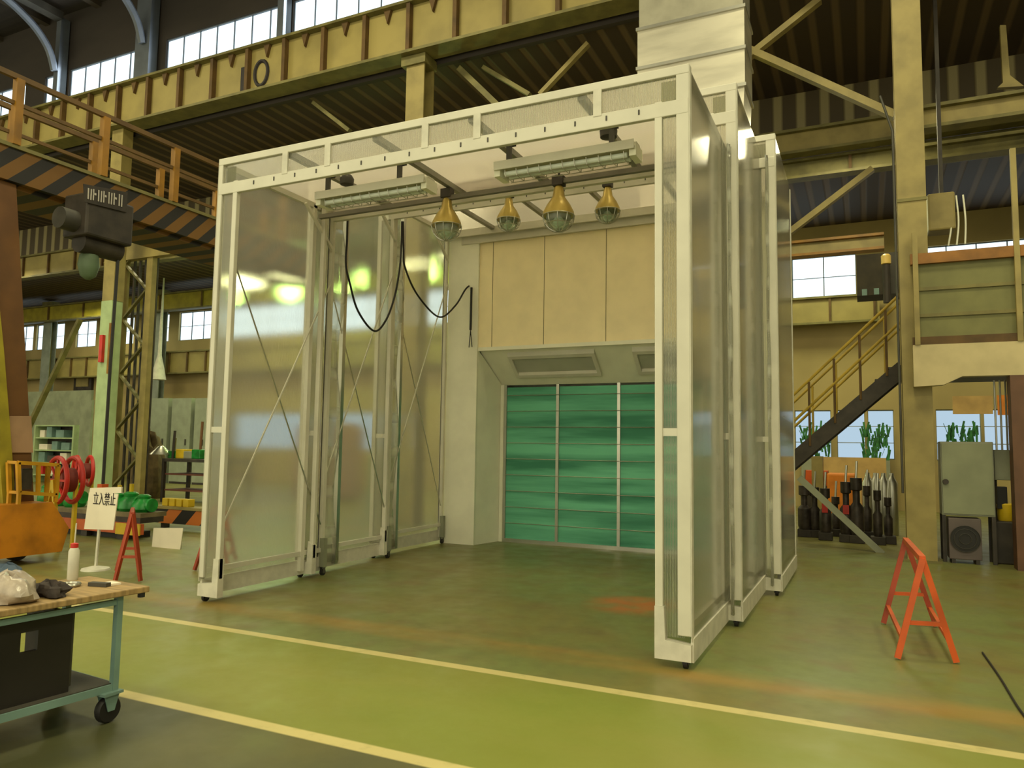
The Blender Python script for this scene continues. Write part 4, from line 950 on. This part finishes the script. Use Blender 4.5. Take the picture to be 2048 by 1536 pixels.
# side box with pipes right of the cabinet
y=7.6; a,c=P3(1990,960,y),P3(2024,900,y)
t=thing('switch_box','small grey switch box with pipes right of the control cabinet','box',((a.x+c.x)/2,y,0))
obj('box_body',one(box,a.x,c.x,y,y+.2,a.z,c.z),GREY,t,bevel=.008)
obj('pipe',one(lambda b:[tube(b,[(a.x+.05+k*.07,y+.1,c.z),(a.x+.05+k*.07,y+.1,zg0)],.014,6) for k in range(3)]),STEEL,t)
obj('dark_box',one(box,a.x+.02,c.x-.08,y,y+.2,a.z-.42,a.z-.1),BLACK,t)
obj('mounting_post',one(box,a.x,a.x+.05,y+.2,y+.25,0,c.z),DARK,t)
c=P3(2012,1022,7.7); tag(obj('yellow_bin',one(lathe,[(.1,0),(.11,.02),(.12,.24),(.1,.26)],(c.x,7.7,.62),14),YELLOW,smooth=True),'small yellow container near the right edge on a dark stand','container')
tag(obj('dark_stand',one(box,c.x-.2,c.x+.25,7.5,7.95,0,.62),DARK,bevel=.02),'dark low stand under the yellow container at the right edge','stand')
# hoist-bag and hoses near the top right
c=P3(1885,425,8.6); t=thing('hanging_shroud','pale beige box-shaped shroud with dangling hoses right of the tall column','shroud',tuple(c))
obj('shroud_body',one(box,c.x-.22,c.x+.18,8.5,8.9,c.z-.32,c.z+.32),BEIGE,t,bevel=.03)
obj('hose',one(lambda b:[tube(b,catenary([(c.x+.1+k*.1,8.55,c.z+.25),(c.x+.12+k*.1,8.52,c.z-.2),(c.x+.06+k*.12,8.5,c.z-.6)],6),.014,6) for k in range(3)]),GREYW,t)
obj('hanger',one(box,c.x-.03,c.x+.03,8.65,8.75,c.z+.32,9.75),DARK,t)
# bright yellow beacon and dark box left of the column
c=P3(1772,520,8.6); 
t=thing('warning_beacon','pale amber beacon on the dark unit left of the tall column','beacon',(c.x,8.6,c.z))
obj('beacon_lens',one(lathe,[(.05,-.08),(.08,-.07),(.08,.07),(.05,.1)],c,14),mat('amber_lens',(235,200,110),.3,var=.03),t,smooth=True)
obj('beacon_base',one(tube,[c+Vector((0,0,-.75)),c+Vector((0,0,-.08))],.06,10),DARK,t)
a,cc2=P3(1714,592,8.9),P3(1835,500,8.9)
t=thing('ventilation_unit','dark rectangular unit with teal vents high on the left side of the tall column','machine',((a.x+cc2.x)/2,8.9,a.z))
obj('unit_body',one(box,a.x,cc2.x-.55,8.9,9.5,a.z,cc2.z),mat('murky_box',(62,54,34),.7,var=.3),t)
obj('unit_side',one(box,cc2.x-.55,cc2.x-.1,8.9,9.5,a.z,cc2.z),DGREY,t)
obj('vent',one(lambda b:[quadbox(b,px,578-i*2,px+10,591-i*2,8.88,.019) for i,px in enumerate((1724,1748,1770))]),TEAL,t)
obj('unit_bracket',one(box,a.x,1.75,9.5,9.56,a.z+.3,a.z+.4),DGREY,t)
# beige cone fixture top right
c=P3(2015,150,9.5); t=thing('roof_bracket','pale upright bracket on the beige beam at the top right','bracket',(c.x,9.5,c.z))
b=NB(); prism(b,[P3(1995,175,9.5),P3(2048,172,9.5),P3(2020,150,9.5),P3(2012,50,9.5),P3(2000,50,9.5),P3(2006,165,9.5)],(0,.1,0)); obj('bracket_plate',b,BEIGE,t)
girder('crane_girder','beige beam at the top right beyond the tall column carrying a pale bracket',2.2,12,9.4,P3(1950,240,9.4).z,P3(1950,205,9.4).z,BEIGE,0)
girder('crane_girder','dull beige beam low under the roof at the top right behind the column',2.2,12,10.4,P3(1950,305,10.4).z,P3(1950,283,10.4).z,OLIVE,0)
# right rear lower level: orange machine, plywood board, clutter
y=11.5
a,c=P3(1655,1035,y),P3(1712,948,y)
t=thing('orange_machine','bright orange covered machine seen under the stairs','machine',((a.x+c.x)/2,y,0))
obj('machine_cover',one(box,a.x,c.x,y,y+.7,.25,c.z),ORBOX,t,bevel=.04)
obj('side_pillar',one(box,a.x-.3,a.x-.08,y+.1,y+.5,0,c.z+.35),BEIGE,t); obj('machine_base',one(box,a.x-.05,c.x+.05,y,y+.75,0,.25),DARK,t)
a,c=P3(1610,970,13),P3(1655,942,13); tag(obj('orange_crate',one(box,a.x,c.x,13,13.6,a.z-.0,c.z),SAW),'orange-red crate stacked left of the orange machine under the stairs','crate')
tag(obj('crate_stand',one(box,a.x-.05,c.x+.05,12.95,13.65,0,a.z),DARK),'dark stand under the orange-red crate','stand')
y=15.5; a,c=P3(1640,1010,y),P3(1772,916,y); tag(obj('plywood_board',one(box,a.x,c.x,y,y+.05,0,c.z),mat('plywood_tan',(196,160,96),.6,var=.12)),'tan plywood board below the low windows at the back right','board')
y=15.0; a,c=P3(1908,880,y),P3(1985,795,y); tag(obj('plywood_board',one(box,a.x,c.x,y+.0,y+.05,P3(1930,828,y).z,P3(1930,792,y).z),MATS['plywood_tan']),'tan board hanging over the low windows right of the column','board')
a=P3(1996,830,y); c=P3(2028,790,y); tag(obj('orange_sign',one(box,a.x,c.x,y,y+.05,a.z,c.z),ORBOX),'orange square sign by the low windows at the right','sign')
# machine clutter below stairs: pumps / motors
rd=random.Random(11)
for i in range(9):
    px=1610+i*21; y=9.4+rd.uniform(-.3,1.0); g0=P3(px,1100,y); h=rd.uniform(.7,1.15); r=rd.uniform(.06,.1)
    t=thing('pump_unit','dark %s pump unit, number %s from the left, under the stairs'%(rd.choice(('tall','stout','slim')),('one','two','three','four','five','six','seven','eight','nine')[i]) if False else ['dark pump unit nearest the booth wall under the stairs','second dark pump unit from the booth under the stairs','third dark pump unit from the booth, red-tagged','dark pump unit just left of the orange machine base','dark pump unit in front of the orange machine','dark pump unit just right of the orange machine','third dark pump unit from the right column','second dark pump unit from the right column','dark pump unit nearest the right column'][i],'pump',(g0.x,y,0),'dark pump units under the stairs')
    obj('pump_base',one(box,g0.x-.12,g0.x+.12,y-.12,y+.12,0,.14),DARK,t,bevel=.01)
    obj('pump_body',one(lathe,[(r,.14),(r*1.2,.2),(r*1.2,h*.55),(r*.6,h*.62),(r*.6,h*.8),(r,h*.82),(r,h)],(g0.x,y,0),14),mat('clutter_dark',(74,64,58),.5,metal=.3,var=.3,scale=8),t,smooth=True)
    if i in (2,4): obj('red_tag',one(box,g0.x-.05,g0.x+.05,y-r*1.2-.03,y-r*1.2-.001,.5,.66),RED,t)
    obj('pump_handle',one(tube,[(g0.x,y,h),(g0.x+.02,y,h+.3)],.02,6),STEEL,t)
for i in range(4):
    px=1736+i*16; y=10.9; p=P3(px,1000,y); tag(obj('steel_bottle',one(lathe,[(.1,0),(.11,.02),(.11,1.0),(.05,1.12),(.04,1.2)],(p.x,y,0),12),STEEL,smooth=True),['leftmost','second','third','rightmost'][i]+' of the four shiny steel bottles left of the tall column','bottle','steel bottles left of the column')
# plants outside the low windows are in front of sky panes: low shrubs
for i,(px,w) in enumerate(((1632,30),(1752,26),(1925,30))):
    p=P3(px,905,17.75); rr=w/F*23*.5
    b=NB(); rd=random.Random(i)
    for k in range(60):
        u_=rd.uniform(-rr,rr)*1.6; z=zl0+rd.uniform(-.1,.75); q=Vector((p.x+u_,17.75+rd.uniform(-.1,.1),z)); d=Vector((rd.uniform(-.1,.1),0,rd.uniform(.2,.4)))
        bar(b,q,q+d,.05,.01)
    bar(b,(p.x,17.75,zl0-.02),(p.x,17.75,zl0+.6),.06)
    o=tag(obj('potted_plant',b,LEAF),['green leafy plant at the low window just right of the booth','green leafy plant at the low window left of the tall column','green leafy plant at the low window right of the tall column'][i],'plant','plants along the low windows')
    k=obj('planter_box',one(box,p.x-rr*1.7,p.x+rr*1.7,17.6,17.9,0,zl0-.02),GREY); k.parent=o
# floor seam / cable on the right
tag(obj('floor_cable',one(tube,catenary([at(1965,1305,z=.008),at(2000,1355,z=.008),at(2040,1420,z=.008),at(2090,1480,z=.008)],6),.008,6),BLACK),'thin dark cable lying on the floor at the lower right','cable')
# ================================================================== LIGHT
W=bpy.data.worlds.new('world'); SC.world=W; W.use_nodes=True
W.node_tree.nodes['Background'].inputs[0].default_value=(1,.94,.62,1); W.node_tree.nodes['Background'].inputs[1].default_value=1.75
def area(loc,sx,sy,e,col,rot=(0,0,0),name='hall_light'):
    l=bpy.data.lights.new(name,'AREA'); l.shape='RECTANGLE'; l.size=sx; l.size_y=sy; l.energy=e; l.color=col
    o=bpy.data.objects.new(name,l); COL.objects.link(o); o.location=loc; o.rotation_euler=rot; return o
WARM=(1,.92,.55)
for x in (-17,-8,1,10):
    for y,e in ((-8,560),(1.5,520)): area((x,y,12.6),2.2,2.2,e,WARM)
for x in (-28,-18,-8,1,9): area((x,10.2,8.0),1.4,1.4,150,WARM)
for x in (-30,-20,-10,0,8): area((x,15,7.6),1.4,1.4,160,(.95,.95,.5))
# daylight coming in by the high windows
for a,b_ in wins[3:7]: area(((a+b_)/2,7.3,11.6),b_-a,1.1,160,(.85,.95,1),(math.radians(-90),0,0),'window_daylight')
SC.view_settings.view_transform='Standard'; SC.view_settings.look='None'; SC.view_settings.exposure=-.12; SC.view_settings.gamma=1; SC.view_settings.use_curve_mapping=False
